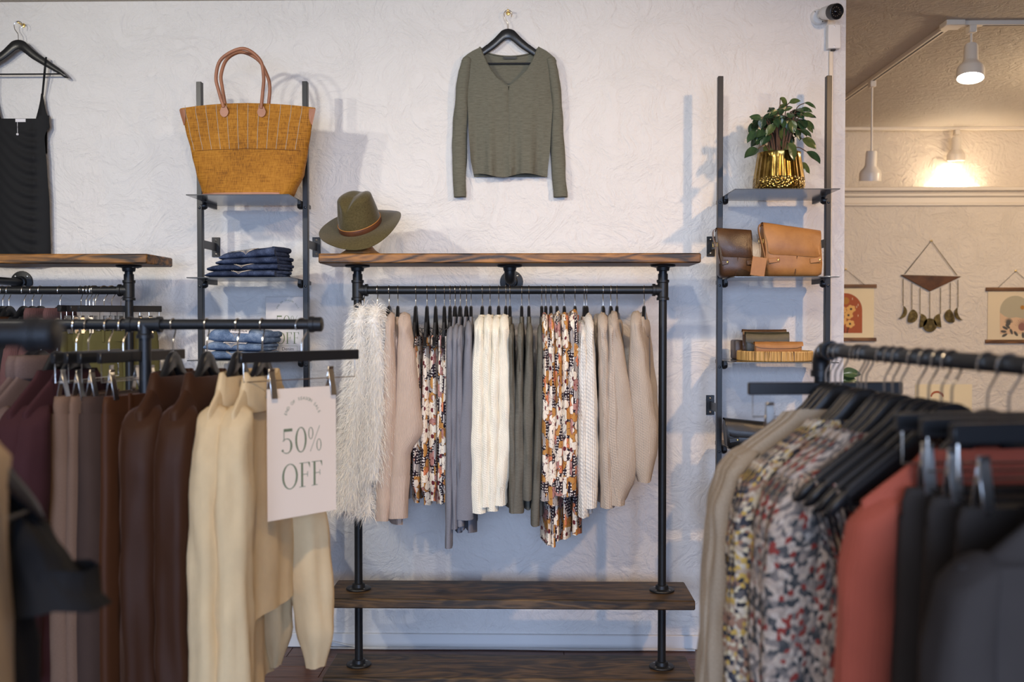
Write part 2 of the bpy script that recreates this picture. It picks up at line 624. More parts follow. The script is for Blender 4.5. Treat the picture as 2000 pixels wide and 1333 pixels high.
# cable lying along the baseboard, with its plug
cb = thing('power_cable', 'white cable running along the floor under the middle rack', 'cable', (0, 0, 0))
for k in range(2):
    pts = []
    for i in range(60):
        x = P(640, 1260, WY).x + i * 0.028
        pts.append((x, WY - 0.028 - 0.012 * k - 0.012 * noise.noise((x * 2.3, k * 5, 0)), 0.006 + (0.03 * max(0, 1 - i / 5) if k == 0 else 0)))
    obj('cord', MB().tube(pts, 0.0035, 6), m_trim, cb)
pp = P(643, 1256, WY - 0.02)
tag(obj('cable_clip', MB().rbox((0, 0, 0), (0.016, 0.02, 0.03), 0.004), m_ink, None, (pp.x, WY - 0.026, pp.z)),
    'small black cable clip on the white baseboard', 'clip')


# ---------------------------------------------------------------- pipe racks
PR = 0.0168      # pipe radius of the wall racks
PS = 0.79        # free-standing racks use thinner pipe
DROP = 0.0035    # hooks sit this much lower on the thinner pipe


def flange(c, axis, n=22):
    """floor flange facing along axis 'z' (+), '-z' or '-y'"""
    m = {'z': Matrix(), '-z': Matrix.Rotation(PI, 4, 'X'), '-y': Matrix.Rotation(PI / 2, 4, 'X')}[axis].to_3x3()
    return MB().lathe([(0.0, 0), (0.05, 0), (0.052, 0.004), (0.05, 0.008), (0.028, 0.011), (0.0255, 0.024), (0.0225, 0.026), (0.0175, 0.026)], n, c, m)


def flange_screws(parent, c, axis):
    m = {'z': Matrix(), '-z': Matrix.Rotation(PI, 4, 'X'), '-y': Matrix.Rotation(PI / 2, 4, 'X')}[axis].to_3x3()
    for k in range(4):
        a = PI / 4 + k * PI / 2
        p = m @ Vector((0.038 * math.cos(a), 0.038 * math.sin(a), 0.0085)) + Vector(c)
        obj('screw', MB().lathe([(0, 0.003), (0.003, 0.0026), (0.0052, 0.001), (0.0052, -0.001)], 8, (0, 0, 0), m), m_steel, parent, p)


def tee(c, ax, h=0.042):
    """collar with rims round a vertical pipe plus a branch towards x sign ax"""
    b = MB()
    b.lathe([(PR, -h), (0.026, -h), (0.026, -h + 0.010), (0.0225, -h + 0.013), (0.0225, h - 0.013), (0.026, h - 0.010), (0.026, h), (PR, h)], 20, c)
    m = Matrix.Rotation(PI / 2 * ax, 3, 'Y')
    b.lathe([(0.022, 0.0), (0.022, 0.03), (0.0255, 0.032), (0.0255, 0.043), (PR, 0.043)], 20, c, m)
    return b


RX = (P(622, 500, 3.967).x + P(1369, 500, 3.967).x) / 2
RY = 4.11
ROD_Z = P(1000, 567, RY).z
POST = 0.63
TOPZ = P(1000, 514, 3.967).z
LEN = 0.762
SHZ = P(1000, 1172, 3.967).z


def wall_rack(name, label, x):
    t = thing(name, label, 'clothing rack', (x, RY, 0), 0, 'pipe and board racks against the white wall')
    board = lambda z, d=0.286, l=LEN * 2: MB().rbox((0, 0, z), (l, d, 0.039), 0.0045)
    obj('shelf_board', board(TOPZ + 0.0195), m_wood, t)
    obj('shelf_board', board(SHZ - 0.0195, 0.29, LEN * 2 - 0.035), m_wood_d, t)
    obj('base_board', board(0.0195, 0.29, LEN * 2 - 0.02), m_wood_d, t)
    for s in (-1, 1):
        x_ = s * POST
        p = obj('post', MB().lathe([(PR, 0.05), (PR, SHZ - 0.03)], 20, (x_, 0, 0)).lathe([(PR, SHZ), (PR, TOPZ - 0.01)], 20, (x_, 0, 0)), m_black, t)
        for z, ax in ((0.039, 'z'), (SHZ, 'z'), (TOPZ, '-z')):
            fl = obj('flange', flange((x_, 0, z), ax), m_black, t)
            flange_screws(fl, (x_, 0, z), ax)
        obj('tee_fitting', tee((x_, 0, ROD_Z), -s), m_black, t)
        obj('collar', MB().lathe([(PR, -0.012), (0.0205, -0.012), (0.0205, 0.012), (PR, 0.012)], 18, (x_, 0, ROD_Z + 0.055)), m_black, t)
    obj('hanging_rod', MB().tube([(-POST + 0.02, 0, ROD_Z), (POST - 0.02, 0, ROD_Z)], PR, 20), m_black, t)
    # middle support: flange under the board, elbow, wall flange
    ez = TOPZ - 0.057
    fl = obj('flange', flange((0, 0, TOPZ), '-z'), m_black, t)
    e = MB().tube([(0, 0, TOPZ - 0.015), (0, 0, ez + 0.028)], PR, 16)
    pts = [(0, 0.03 * (1 - math.cos(a)), ez + 0.03 * (1 - math.sin(a))) for a in [PI / 2 * k / 6 for k in range(7)]]
    e.tube([(0, 0, ez + 0.045)] + pts + [(0, 0.045, ez)], 0.0225, 16)
    e.tube([(0, 0.03, ez), (0, WY - RY - 0.005, ez)], PR, 16)
    obj('elbow_pipe', e, m_black, t)
    wf = obj('wall_flange', flange((0, WY - RY, ez), '-y'), m_black, t)
    flange_screws(wf, (0, WY - RY, ez), '-y')
    return t


wall_rack('clothing_rack', 'tall black pipe rack with stained boards below the green sweater', RX)
RX2 = P(287, 510, 3.967).x - LEN
wall_rack('clothing_rack', 'black pipe rack with stained board below the black slip dress', RX2)

# free-standing rack with the velvet shirts and cream blouses
LY = 2.5
LZ = P(620, 634, LY).z
LX1 = P(612, 634, LY).x
LXP = P(283, 634, LY).x


PQ = PR * PS


def end_cap(b, c, sx):
    b.lathe([(r_ * PS, z_ * PS) for r_, z_ in ((0.0, 0.03), (0.018, 0.03), (0.0235, 0.026), (0.0235, 0.004), (0.026, 0.002), (0.026, -0.012), (0.0225, -0.014), (PR, -0.014))], 18, c, Matrix.Rotation(PI / 2 * sx, 3, 'Y'))
    return b


def t_rack(label, xpost, half, y, z):
    t = thing('clothing_rack', label, 'clothing rack', (xpost, y, 0), 0, 'free-standing black pipe racks')
    obj('hanging_rod', MB().tube([(-half, 0, z), (half, 0, z)], PQ, 20), m_black, t)
    for s in (-1, 1):
        obj('end_cap', end_cap(MB(), (s * half, 0, z), s), m_black, t)
    b = MB().lathe([(r_ * PS, z_ * PS) for r_, z_ in ((PR, -0.045), (0.027, -0.045), (0.027, -0.034), (0.0225, -0.030), (0.0225, 0.0))], 20, (0, 0, z))
    b.tube([(-0.043, 0, z), (-0.032, 0, z), (-0.0315, 0, z), (0.0315, 0, z), (0.032, 0, z), (0.043, 0, z)], [q * PS for q in (0.026, 0.026, 0.0225, 0.0225, 0.026, 0.026)], 18)
    obj('tee_fitting', b, m_black, t)
    obj('post', MB().tube([(0, 0, 0.02), (0, 0, z - 0.01)], PQ * 1.15, 18), m_black, t)
    for k in range(2):
        d = 0.3
        a = (d, 0, 0.02) if k else (0, d, 0.02)
        obj('foot_pipe', MB().tube([(-a[0], -a[1], 0.02), a], PQ, 14), m_black, t)
    return t


t_rack('black pipe rack holding the velvet shirts and cream blouses', LXP, LX1 - LXP, LY, LZ)
NY = 1.05
NZ = P(60, 655, NY).z
NX1 = P(72, 655, NY).x
t_rack('blurred black pipe rack closest to the camera on the left', NX1 - 0.5, 0.5, NY, NZ)

# right rack, its rod running from the wall side towards the camera
RA = Vector((P(1603, 680, 2.12).x, 2.12, 0))
RB = Vector((P(2000, 717, 1.385).x, 1.385, 0))
RDIR = (RB - RA).normalized()
RZ = (P(1603, 682, 2.12).z + P(2000, 717, 1.385).z) / 2
RLEN = 1.45
rt = thing('clothing_rack', 'black pipe rack crowded with black hangers on the right', 'clothing rack', (RA.x, RA.y, 0), math.atan2(RDIR.y, RDIR.x), 'free-standing black pipe racks')
obj('hanging_rod', MB().tube([(0.02, 0, RZ), (RLEN - 0.02, 0, RZ)], PQ, 20), m_black, rt)
for xx, sg in ((0, 1), (RLEN, -1)):
    e = MB()
    pts = [(xx + sg * 0.03 * (1 - math.sin(a)), 0, RZ - 0.03 * (1 - math.cos(a))) for a in [PI / 2 * k / 6 for k in range(7)]]
    e.tube([(xx + sg * 0.055, 0, RZ), (xx + sg * 0.044, 0, RZ), (xx + sg * 0.043, 0, RZ), (xx + sg * 0.03, 0, RZ)] + pts[1:] + [(xx, 0, RZ - 0.043), (xx, 0, RZ - 0.044), (xx, 0, RZ - 0.057)],
           [q * PS for q in [0.026, 0.026, 0.0222, 0.0222] + [0.0222] * 6 + [0.0222, 0.026, 0.026]], 18)
    obj('elbow_fitting', e, m_black, rt)
    obj('post', MB().tube([(xx, 0, 0.02), (xx, 0, RZ - 0.03)], PQ, 18), m_black, rt)
    obj('foot_pipe', MB().tube([(xx, -0.28, 0.02), (xx, 0.28, 0.02)], PQ, 14), m_black, rt)


# ---------------------------------------------------------------- ladder shelves
TY = 4.25
TF, TB = 4.02, 4.40


def tower(label, xl, xr, levels, ztop, plates):
    xm = (xl + xr) / 2
    t = thing('ladder_shelf', label, 'shelf', (xm, TY, 0), 0, 'narrow black shelf towers')
    hw = (xr - xl) / 2
    for s in (-1, 1):
        obj('post', MB().rbox((s * hw, 0, ztop / 2), (0.022, 0.03, ztop), 0.0015), m_bar, t)
        for z in plates:
            b = obj('wall_bracket', MB().box((s * hw, (WY - TY) / 2, z), (0.006, WY - TY, 0.035)).rbox((s * hw, WY - TY - 0.004, z), (0.036, 0.008, 0.088), 0.001), m_bar, t)
            for dz in (-0.031, 0.031):
                obj('screw', MB().lathe([(0, 0.003), (0.004, 0.002), (0.006, 0)], 8, (0, 0, 0), Matrix.Rotation(PI / 2, 3, 'X')), m_steel, b, (s * hw, WY - TY - 0.008, z + dz))
    for z in levels:
        sh = obj('shelf', MB().rbox((0, (TF + TB) / 2 - TY, z - 0.002), (2 * hw - 0.034, TB - TF, 0.004), 0.0008), m_shelf, t)
        for s in (-1, 1):
            b = MB().box((s * (hw - 0.018), 0.05, z - 0.012), (0.012, 0.2, 0.016))
            b.lathe([(0, 0.022), (0.012, 0.020), (0.017, 0.012), (0.017, 0.002), (0.010, 0)], 10, (s * (hw - 0.012), -0.012, z - 0.022), Matrix.Rotation(-s * PI / 2, 3, 'Y'))
            obj('shelf_clamp', b, m_bar, t)
            obj('bolt', MB().lathe([(0, 0.006), (0.005, 0.005), (0.006, 0)], 8, (0, 0, 0), Matrix.Rotation(PI / 2, 3, 'X')), m_bar, t, (s * hw, -0.015, z - 0.03))
    return t


TLX = (P(391, 300, TY).x, P(597, 300, TY).x)
TRX = (P(1406, 300, TY).x, P(1617, 300, TY).x)
LSH = [P(470, y, TF).z for y in (379.5, 541.5, 704)]
RSH = [P(1500, y, TF).z for y in (368.5, 540, 708)]
LSH += [LSH[2] - 0.34, LSH[2] - 0.68]
RSH += [RSH[2] - 0.36, RSH[2] - 0.72]
PLZ = [P(620, y, WY).z for y in (483, 790, 1095)]
tower('black shelf tower with mustard tote on top and folded jeans', TLX[0], TLX[1], LSH, P(597, 160, TY).z, PLZ)
tower('black shelf tower with potted plant on top and leather bags', TRX[0], TRX[1], RSH, P(1617, 149, TY).z, PLZ)


# ---------------------------------------------------------------- hangers
HUMP = -0.064


def hook_mb(R=0.0187, r=0.0019, bottom=HUMP - 0.006, lean=0.0):
    pts = []
    for k in range(15):
        a = math.radians(-35 + k * (215 + 20) / 14)
        pts.append((R * math.cos(a), 0, R * math.sin(a)))
    pts = pts[::1]
    x, z = pts[-1][0], pts[-1][2]
    pts += [(-R * 0.86, 0, -0.016), (-R * 0.5, 0, -0.026), (-R * 0.12, 0, -0.036), (0, 0, -0.045), (0, 0, bottom)]
    return MB().tube(pts, r, 7)


def hanger_arm_top(u):
    """z of the upper edge of a shirt hanger relative to the hump"""
    a = abs(u)
    ks = [(0, 0.0), (0.015, -0.001), (0.03, -0.008), (0.045, -0.022), (0.065, -0.042), (0.10, -0.070), (0.15, -0.105), (0.19, -0.133), (0.212, -0.152), (0.220, -0.166)]
    for p, q in zip(ks, ks[1:]):
        if a <= q[0]:
            return lerp(p[1], q[1], (a - p[0]) / (q[0] - p[0]))
    return ks[-1][1]


def hanger_arm_bot(u):
    a = abs(u)
    ks = [(0, -0.042), (0.01, -0.045), (0.03, -0.060), (0.06, -0.084), (0.10, -0.107), (0.15, -0.135), (0.19, -0.156), (0.205, -0.168), (0.214, -0.172), (0.220, -0.168)]
    for p, q in zip(ks, ks[1:]):
        if a <= q[0]:
            return lerp(p[1], q[1], (a - p[0]) / (q[0] - p[0]))
    return ks[-1][1]


def make_hanger():
    t = bpy.data.objects.new('clothes_hanger', None)
    C.objects.link(t)
    b = MB()
    us = [-0.22, -0.216, -0.205, -0.19, -0.17, -0.15, -0.125, -0.1, -0.08, -0.065, -0.05, -0.04, -0.03, -0.02, -0.01]
    us = us + [0] + [-q for q in us[::-1]]
    rows = []
    for u in us:
        zt, zb = HUMP + hanger_arm_top(u), HUMP + hanger_arm_bot(u)
        h = 0.0065
        rows.append([(u, -h, zb + 0.003), (u, -h * 0.6, zb), (u, h * 0.6, zb), (u, h, zb + 0.003), (u, h, zt - 0.004), (u, h * 0.5, zt), (u, -h * 0.5, zt), (u, -h, zt - 0.004)])
    b.grid(rows, True, True, True)
    obj('frame', b, m_hanger, t, smooth=50)
    obj('trouser_bar', MB().tube([(-0.195, 0, HUMP - 0.152), (0.195, 0, HUMP - 0.152)], 0.0035, 8), m_hanger, t)
    obj('hook', hook_mb(), m_chrome, t)
    for s in (-1, 1):
        g = []
        for k in range(8):
            u = s * (0.10 + 0.012 * k)
            zt = HUMP + hanger_arm_top(u)
            g.append([(u, -0.0072, zt - 0.012), (u, -0.004, zt + 0.001), (u, 0.004, zt + 0.001), (u, 0.0072, zt - 0.012)])
        obj('grip_pad', MB().grid(g, False), m_felt, t)
    return t


def make_clip_hanger(w=0.33, cp=0.36):
    t = bpy.data.objects.new('clip_hanger', None)
    C.objects.link(t)
    obj('bar', MB().rbox((0, 0, HUMP - 0.0125), (w, 0.013, 0.026), 0.002), m_hanger, t)
    obj('hook', hook_mb(), m_chrome, t)
    z0 = HUMP - 0.026
    wire = MB().tube([(-w * 0.47, 0, z0), (-w * 0.47, 0, z0 - 0.045), (w * 0.47, 0, z0 - 0.045), (w * 0.47, 0, z0)], 0.0013, 6)
    obj('wire', wire, m_chrome, t)
    for s in (-1, 1):
        c = MB()
        for q in (-1, 1):
            m = Matrix.Rotation(q * 0.2, 3, 'X')
            c.rbox((s * w * cp, q * 0.006, z0 - 0.052), (0.018, 0.003, 0.075), 0.001, m)
        c.tube([(s * w * cp - 0.009, 0, z0 - 0.045), (s * w * cp + 0.009, 0, z0 - 0.045)], 0.005, 8)
        obj('clip', c, m_steel, t)
    return t


_h0, _c0 = make_hanger(), make_clip_hanger()
_hu, _cu_ = [False], [False]


def put(proto, flag, loc, rz, label, cat, group):
    if flag[0]:
        t = copy_tree(proto)
    else:
        flag[0] = True
        t = proto
    t.location = loc
    t.rotation_euler = (0, 0, rz)
    return tag(t, label, cat, group)


def hanger(loc, rz, label, group='black shirt hangers', w=0.88):
    t = put(_h0, _hu, loc, rz, label, 'hanger', group)
    t.scale = (w, 1, 1)
    return t


def clip_hanger(loc, rz, label, group='black clip hangers'):
    return put(_c0, _cu_, loc, rz, label, 'hanger', group)


# ---------------------------------------------------------------- garments
def sgnpow(c, e):
    return math.copysign(abs(c) ** e, c)


def body_rows(nw, sw, hemw, ztop, hem, t, fold, ff, seed, drop=None, n=56, flare=0.0, wr=0.004, waist=None):
    """rings of a hanging top: shoulders follow the hanger, folds grow towards the hem"""
    rows = []
    lv = []
    for k in range(8):
        a = k / 7
        w = lerp(nw, sw, a)
        z = HUMP + hanger_arm_top(min(w, 0.205)) + 0.006 if drop is None else ztop - drop * a
        lv.append((w, z, lerp(t[0], t[1], a ** 2)))
    lv[0] = (lv[0][0], lv[0][1] + 0.006, t[0])
    z1 = lv[-1][1]
    m = 16
    for k in range(1, m + 1):
        a = k / m
        w = lerp(sw, hemw, a) - (0.012 * math.sin(min(1, a * 4) * PI) if k < m else 0)
        if waist:
            w -= waist * math.exp(-((a - 0.5) / 0.2) ** 2)
        lv.append((w, lerp(z1, hem, a), lerp(t[1], t[2], a)))
    ph = seed * 1.7
    for i, (w, z, th) in enumerate(lv):
        ramp = max(0.0, min(1.0, (z1 + 0.05 - z) / max(0.05, (z1 - hem) * 0.8)))
        row = []
        for j in range(n):
            a = 2 * PI * j / n
            u = w * sgnpow(math.cos(a), 0.75)
            v = th * sgnpow(math.sin(a), 0.8)
            v += fold * ramp * math.sin(ff * u + ph + 0.8 * math.sin(3 * z + seed))
            v += wr * (noise.noise((u * 9, z * 7, seed * 3.1)) + 1.3 * (0.5 - abs(noise.noise((u * 22, z * 4, seed * 1.3 + math.sin(a)))))) * min(1, 0.3 + ramp)
            zz = z
            if i == len(lv) - 1:
                zz += 0.008 * math.sin(ff * u * 0.6 + ph)
            row.append((u, v, zz))
        rows.append(row)
    return rows


def sleeve_rows(spec, seed, n=26, rings=28, wr=0.005, dome=True, vf=0.0, slope=0.62):
    """spec rows: (z, v centre, v radius, u radius, u centre), top to bottom"""
    rows = []
    z0, z1 = spec[0][0], spec[-1][0]
    if dome:
        _, vc, rv, ru, uc = spec[0]
        for s, dz in ((0.12, 0.016), (0.45, 0.0135), (0.72, 0.009), (0.9, 0.004)):
            rows.append([(uc + ru * s * math.cos(2 * PI * k / n), vc + rv * s * math.sin(2 * PI * k / n), z0 + dz) for k in range(n)])
    for i in range(rings + 1):
        z = lerp(z0, z1, i / rings)
        vc, rv, ru, uc = interp(spec, z)
        row = []
        for k in range(n):
            a = 2 * PI * k / n
            d = 1 + wr / max(rv, 0.01) * (noise.noise((math.cos(a) * 1.3 + seed * 2.7, math.sin(a) * 1.3, z * 11)) * 1.2
                                          + (0.5 - abs(noise.noise((math.cos(a) * 2.6 + seed, math.sin(a) * 2.6, z * 4.5 + a * 0.4)))) * 1.1)
            d += vf * min(1, 0.2 + i / rings * 1.6) * math.sin(5 * a + seed + 1.2 * math.sin(4 * z + seed))
            row.append((uc + ru * d * sgnpow(math.cos(a), 0.9), vc + rv * d * sgnpow(math.sin(a), 0.9), z + 0.3 * wr * math.sin(3 * a + seed)))
        rows.append(row)
    # the shoulder cap leans with the hanger arm
    sd = 1 if spec[0][4] > 0 else -1
    uc0 = spec[0][4]
    rows = [[(u, v, z - sd * (u - uc0) * slope * max(0.0, min(1.0, 1 - (z0 - z) / 0.14)) ** 1.3) for u, v, z in r] for r in rows]
    # turn the end inwards so the opening reads as a hem
    last = rows[-1]
    c = sum((Vector(p) for p in last), Vector()) / n
    rows.append([tuple(c + (Vector(p) - c) * 0.82 + Vector((0, 0, 0.004))) for p in last])
    rows.append([tuple(c + (Vector(p) - c) * 0.78 + Vector((0, 0, 0.05))) for p in last])
    return rows


def generic_sleeve(side, sw, length, r0=0.05, r1=0.034, rv0=0.03, rv1=0.022, out=0.03, dv=0.0, puff=0.0):
    zt = HUMP + hanger_arm_top(min(sw, 0.205)) - 0.004
    uc = side * (sw - r0 * 0.55)
    sp = [(zt, 0, rv0, r0 * 0.8, uc),
          (zt - 0.08, dv * 0.2, rv0 * 1.15, r0, uc + side * out * 0.3),
          (zt - length * 0.5, dv * 0.6, rv0 * 1.05 + puff * 0.6, (r0 + r1) / 2 + puff * 0.5, uc + side * out * 0.7),
          (zt - length * 0.86, dv, rv1 + puff, r1 + puff, uc + side * out),
          (zt - length, dv, rv1, r1, uc + side * out)]
    return sp


def collar_rows(kind, nw, z, t):
    rings = {'roll': [(0.9, -0.012, 1.0), (0.86, 0.02, 1.1), (0.92, 0.036, 1.4), (1.06, 0.036, 1.9), (1.16, 0.018, 2.2), (1.18, -0.012, 2.1), (1.12, -0.02, 1.9)],
             'cowl': [(0.98, -0.01, 1.0), (0.97, 0.008, 1.1), (1.02, 0.016, 1.3), (1.12, 0.008, 1.6), (1.24, -0.022, 1.9), (1.22, -0.05, 1.8), (1.1, -0.055, 1.5)],
             'shirt': [(0.98, -0.012, 1.0), (0.95, 0.010, 1.15), (0.98, 0.018, 1.3), (1.05, 0.016, 1.5), (1.2, -0.02, 1.9), (1.38, -0.066, 2.3), (1.36, -0.068, 2.2), (1.15, -0.02, 1.7)],
             'band': [(1.02, -0.012, 1.05), (0.99, 0.006, 1.15), (0.95, 0.008, 0.9), (0.93, -0.012, 0.7)]}[kind]
    n = 28
    out = []
    for w, dz, tt in rings:
        out.append([(nw * w * math.cos(2 * PI * k / n), t * tt * math.sin(2 * PI * k / n), z + dz - (0.012 if kind in ('shirt', 'cowl') else 0) * (math.sin(2 * PI * k / n) > 0.3) * (dz < 0.02)) for k in range(n)])
    return out


def band_between(rows, i0, i1, grow=1.06):
    out = []
    for r in rows[i0:i1 + 1]:
        c = sum((Vector(p) for p in r), Vector()) / len(r)
        out.append([tuple(c + (Vector(p) - c) * grow) for p in r])
    c = sum((Vector(p) for p in out[0]), Vector()) / len(out[0])
    return out


def fur(rows_list, count, seed, length=0.042, width=0.0009):
    r = random.Random(seed)
    b = MB()
    quads = []
    for rows in rows_list:
        n = len(rows[0])
        cen = [sum((Vector(p) for p in row), Vector()) / n for row in rows]
        for i in range(len(rows) - 1):
            for j in range(n):
                q = [Vector(rows[i][j]), Vector(rows[i][(j + 1) % n]), Vector(rows[i + 1][(j + 1) % n]), Vector(rows[i + 1][j])]
                ar = (q[1] - q[0]).cross(q[3] - q[0]).length
                if ar > 1e-7:
                    nrm = (q[1] - q[0]).cross(q[3] - q[0]).normalized()
                    if nrm.dot(q[0] - cen[i]) < 0:
                        nrm = -nrm
                    quads.append((ar, q, nrm))
    tot = sum(q[0] for q in quads)
    acc = 0
    for ar, q, nrm in quads:
        acc += ar / tot * count
        while acc > 1:
            acc -= 1
            s, t = r.random(), r.random()
            p = q[0].lerp(q[1], s).lerp(q[3].lerp(q[2], s), t)
            L = length * r.uniform(0.5, 1.25)
            tz = Vector((r.uniform(-0.6, 0.6), r.uniform(-0.6, 0.6), r.uniform(-1.2, 0.1)))
            d = (nrm * 0.75 + tz * 0.7).normalized()
            side = d.cross(Vector((r.random(), r.random(), r.random()))).normalized() * width
            mid = p + d * L * 0.55
            tip = p + d * L + Vector((0, 0, -L * 0.35))
            b.add([p - side, p + side, mid + side * 0.8, mid - side * 0.8, tip], [(0, 1, 2, 3), (3, 2, 4)])
    return b


def garment(name, label, cat, group, loc, rz, mat, hem, hemw=0.22, sw=0.205, nw=0.085, t=(0.012, 0.018, 0.026), fold=0.008, ff=34, near=None, far=None,
            collar=None, seed=1, cuff=None, cuff_mat=None, furry=0, wr=0.004, vf=0.0, hemband=False, collar_mat=None, waist=None):
    g = thing(name, label, cat, loc, rz, group)
    rows = body_rows(nw, sw, hemw, 0, hem, t, fold, ff, seed, wr=wr, waist=waist)
    body = obj('body', MB().grid(rows), mat, g, smooth=80)
    all_rows = [rows]
    if hemband:
        obj('hem_band', MB().grid(band_between(rows, len(rows) - 3, len(rows) - 1, 1.03)), mat, g, smooth=80)
    for sp in (near, far):
        if sp:
            sr = sleeve_rows(sp, seed + (3 if sp is far else 0), wr=wr, vf=vf)
            all_rows.append(sr[:-2])
            so = obj('sleeve', MB().grid(sr, True, True, False), mat, g, smooth=80)
            if cuff:
                k = len(sr) - 3
                k0 = max(2, k - cuff)
                obj('cuff', MB().grid(band_between(sr, k0, k, 1.05)), cuff_mat or mat, so, smooth=80)
    if collar:
        obj('collar', MB().grid(collar_rows(collar, nw, rows[0][0][2], max(0.014, t[0] * 1.15))), collar_mat or mat, g, smooth=80)
    if furry:
        f = obj('fur', fur(all_rows, furry, seed), mat, g, smooth=0)
        tag(f, kind='stuff')
    return g

# fabrics
f_fur = cloth('white_shag', srgb(234, 230, 223), rough=0.95, sheen=0.3, var=0.05)
f_beige = cloth('beige_rib', srgb(206, 184, 168), rib=0.9, ribw=0.0065)
f_floral = floral('floral_print', 0.74)
f_grey = cloth('grey_jersey', srgb(112, 113, 120), slub=0.05, speck=srgb(138, 138, 146))
f_cream = cloth('cream_knit', srgb(242, 234, 214), rib=0.5, ribw=0.006, cable=0.4, sheen=0.2)
f_olive = cloth('olive_slub', srgb(88, 85, 76), slub=0.35, speck=srgb(112, 108, 98))
f_white = cloth('white_open_knit', srgb(234, 228, 218), rib=1.0, ribw=0.010, cable=1.0)
f_oat = cloth('oatmeal_knit', srgb(184, 168, 152), rib=0.7, ribw=0.007, cable=0.5, speck=srgb(206, 192, 178))
f_green = cloth('olive_melange', srgb(88, 86, 74), slub=0.5, speck=srgb(112, 110, 96))
RODC = -PI / 2


def cx(px):
    return P(px, 567, RY).x


def near_px(hpx, rows, uc=0.205, ru=0.045):
    Y = RY - uc
    out = []
    for y, a, b in rows:
        pa, pb = P(a, y, Y), P(b, y, Y)
        out.append((pa.z - ROD_Z, (pa.x + pb.x) / 2 - cx(hpx), (pb.x - pa.x) / 2, ru, uc))
    return out


def hz(y, Y=RY - 0.2):
    return P(1000, y, Y).z - ROD_Z


def far_of(spec, lean=0.0, k=1.0):
    return [(z, v * 0.6 + lean, rv * k, ru, -uc) for z, v, rv, ru, uc in spec]


WALLG = 'on the middle rack'


def centre(kind, label, cat, items, mat, hang_label, **kw):
    """items: (hook px, near sleeve outline in px, hem y px, options)"""
    n = len(items)
    for i, (hp, rows, hy, op) in enumerate(items):
        loc = (cx(hp), RY, ROD_Z)
        a = op.get('rot', 0.0)
        args = dict(kw)
        args.update({k: v for k, v in op.items() if k != 'rot'})
        sp = near_px(hp, rows)
        place = f'{ORD[i]} from the left of the {NUM[n]}'
        garment(kind, f'{place} {label} {WALLG}', cat, f'{label} {WALLG}', loc, RODC + a, mat, hz(hy), near=sp, far=far_of(sp), seed=hp % 37 + i, **args)
        hanger(loc, RODC + a, f'hanger of the {ORD[i]} of {NUM[n]} {hang_label} {WALLG}')


centre('fluffy_jacket', 'shaggy white fluffy jackets', 'jacket',
       [(711, [(612, 694, 716), (660, 690, 722), (720, 684, 727), (800, 675, 728), (900, 664, 722), (960, 655, 714), (995, 650, 700)], 1005, {}),
        (737, [(612, 718, 744), (660, 717, 752), (720, 716, 756), (800, 708, 757), (880, 702, 756), (935, 698, 750)], 1010, {})],
       f_fur, 'shaggy white jackets', hemw=0.24, t=(0.016, 0.03, 0.035), furry=42000, collar='cowl', nw=0.1)
centre('ribbed_sweater', 'beige ribbed sweaters', 'sweater',
       [(760, [(624, 756, 769), (700, 751, 773), (800, 746, 776), (900, 739, 771), (1015, 735, 764)], 1000, {}),
        (777, [(624, 769, 790), (700, 766, 802), (790, 760, 811), (840, 756, 816), (862, 756, 806), (880, 755, 790), (1010, 748, 785)], 1025, {'rot': 0.10, 'cuff': 6})],
       f_beige, 'beige ribbed sweaters', hemw=0.21, nw=0.085)

# five floral garments hung from loops
GRP = 'floral garments with gathered hems ' + WALLG
for i, (hp, xl, xr, xb) in enumerate([(812, 799, 822, 801), (834, 822, 838, 822), (851, 838, 853, 838), (868, 851, 866, 850), (879, 862, 876, 861)]):
    loc = (cx(hp), RY, ROD_Z)
    a = 0.06
    g = thing('floral_garment', f'{ORD[i]} from the left of the five loop-hung floral garments {WALLG}', 'garment', loc, RODC, GRP)
    zt, zb = hz(658), hz(985 + 6 * (i % 2))
    rows = []
    n = 44
    for k in range(19):
        q = k / 18
        z = lerp(zt, zb, q)
        w = lerp(0.165, 0.2, min(1, q * 2)) - (0.03 if k >= 17 else 0)
        th = lerp(0.013, 0.022, min(1, q * 3)) * (0.75 if k >= 17 else 1)
        vc = lerp(P((xl + xr) / 2, 800, RY - 0.18).x, P(xb + 9, 990, RY - 0.18).x, q) - loc[0]
        row = []
        for j in range(n):
            t_a = 2 * PI * j / n
            u = w * sgnpow(math.cos(t_a), 0.6)
            v = vc + th * sgnpow(math.sin(t_a), 0.8) + 0.006 * min(1, q * 2) * math.sin(48 * u + i * 2) + 0.004 * noise.noise((u * 12, z * 6, i * 3.3))
            row.append((u, v, z + (0.005 * math.sin(70 * u + i) if k in (0, 18) else 0)))
        rows.append(row)
    obj('body', MB().grid(rows), f_floral, g, smooth=80)
    obj('waistband', MB().grid(band_between(rows, 0, 1, 1.06)), f_floral, g, smooth=80)
    for s in (-1, 1):
        u = s * 0.15
        obj('loop', MB().tube([(u, rows[0][0][1] - 0.004, zt), (u, 0.009, HUMP - 0.098), (u, 0.0, HUMP - 0.093), (u, -0.009, HUMP - 0.098), (u, rows[0][0][1], zt)], 0.0016, 5), m_felt, g)
    hanger(loc, RODC + a, f'hanger of the {ORD[i]} of five loop-hung floral garments {WALLG}', w=1)

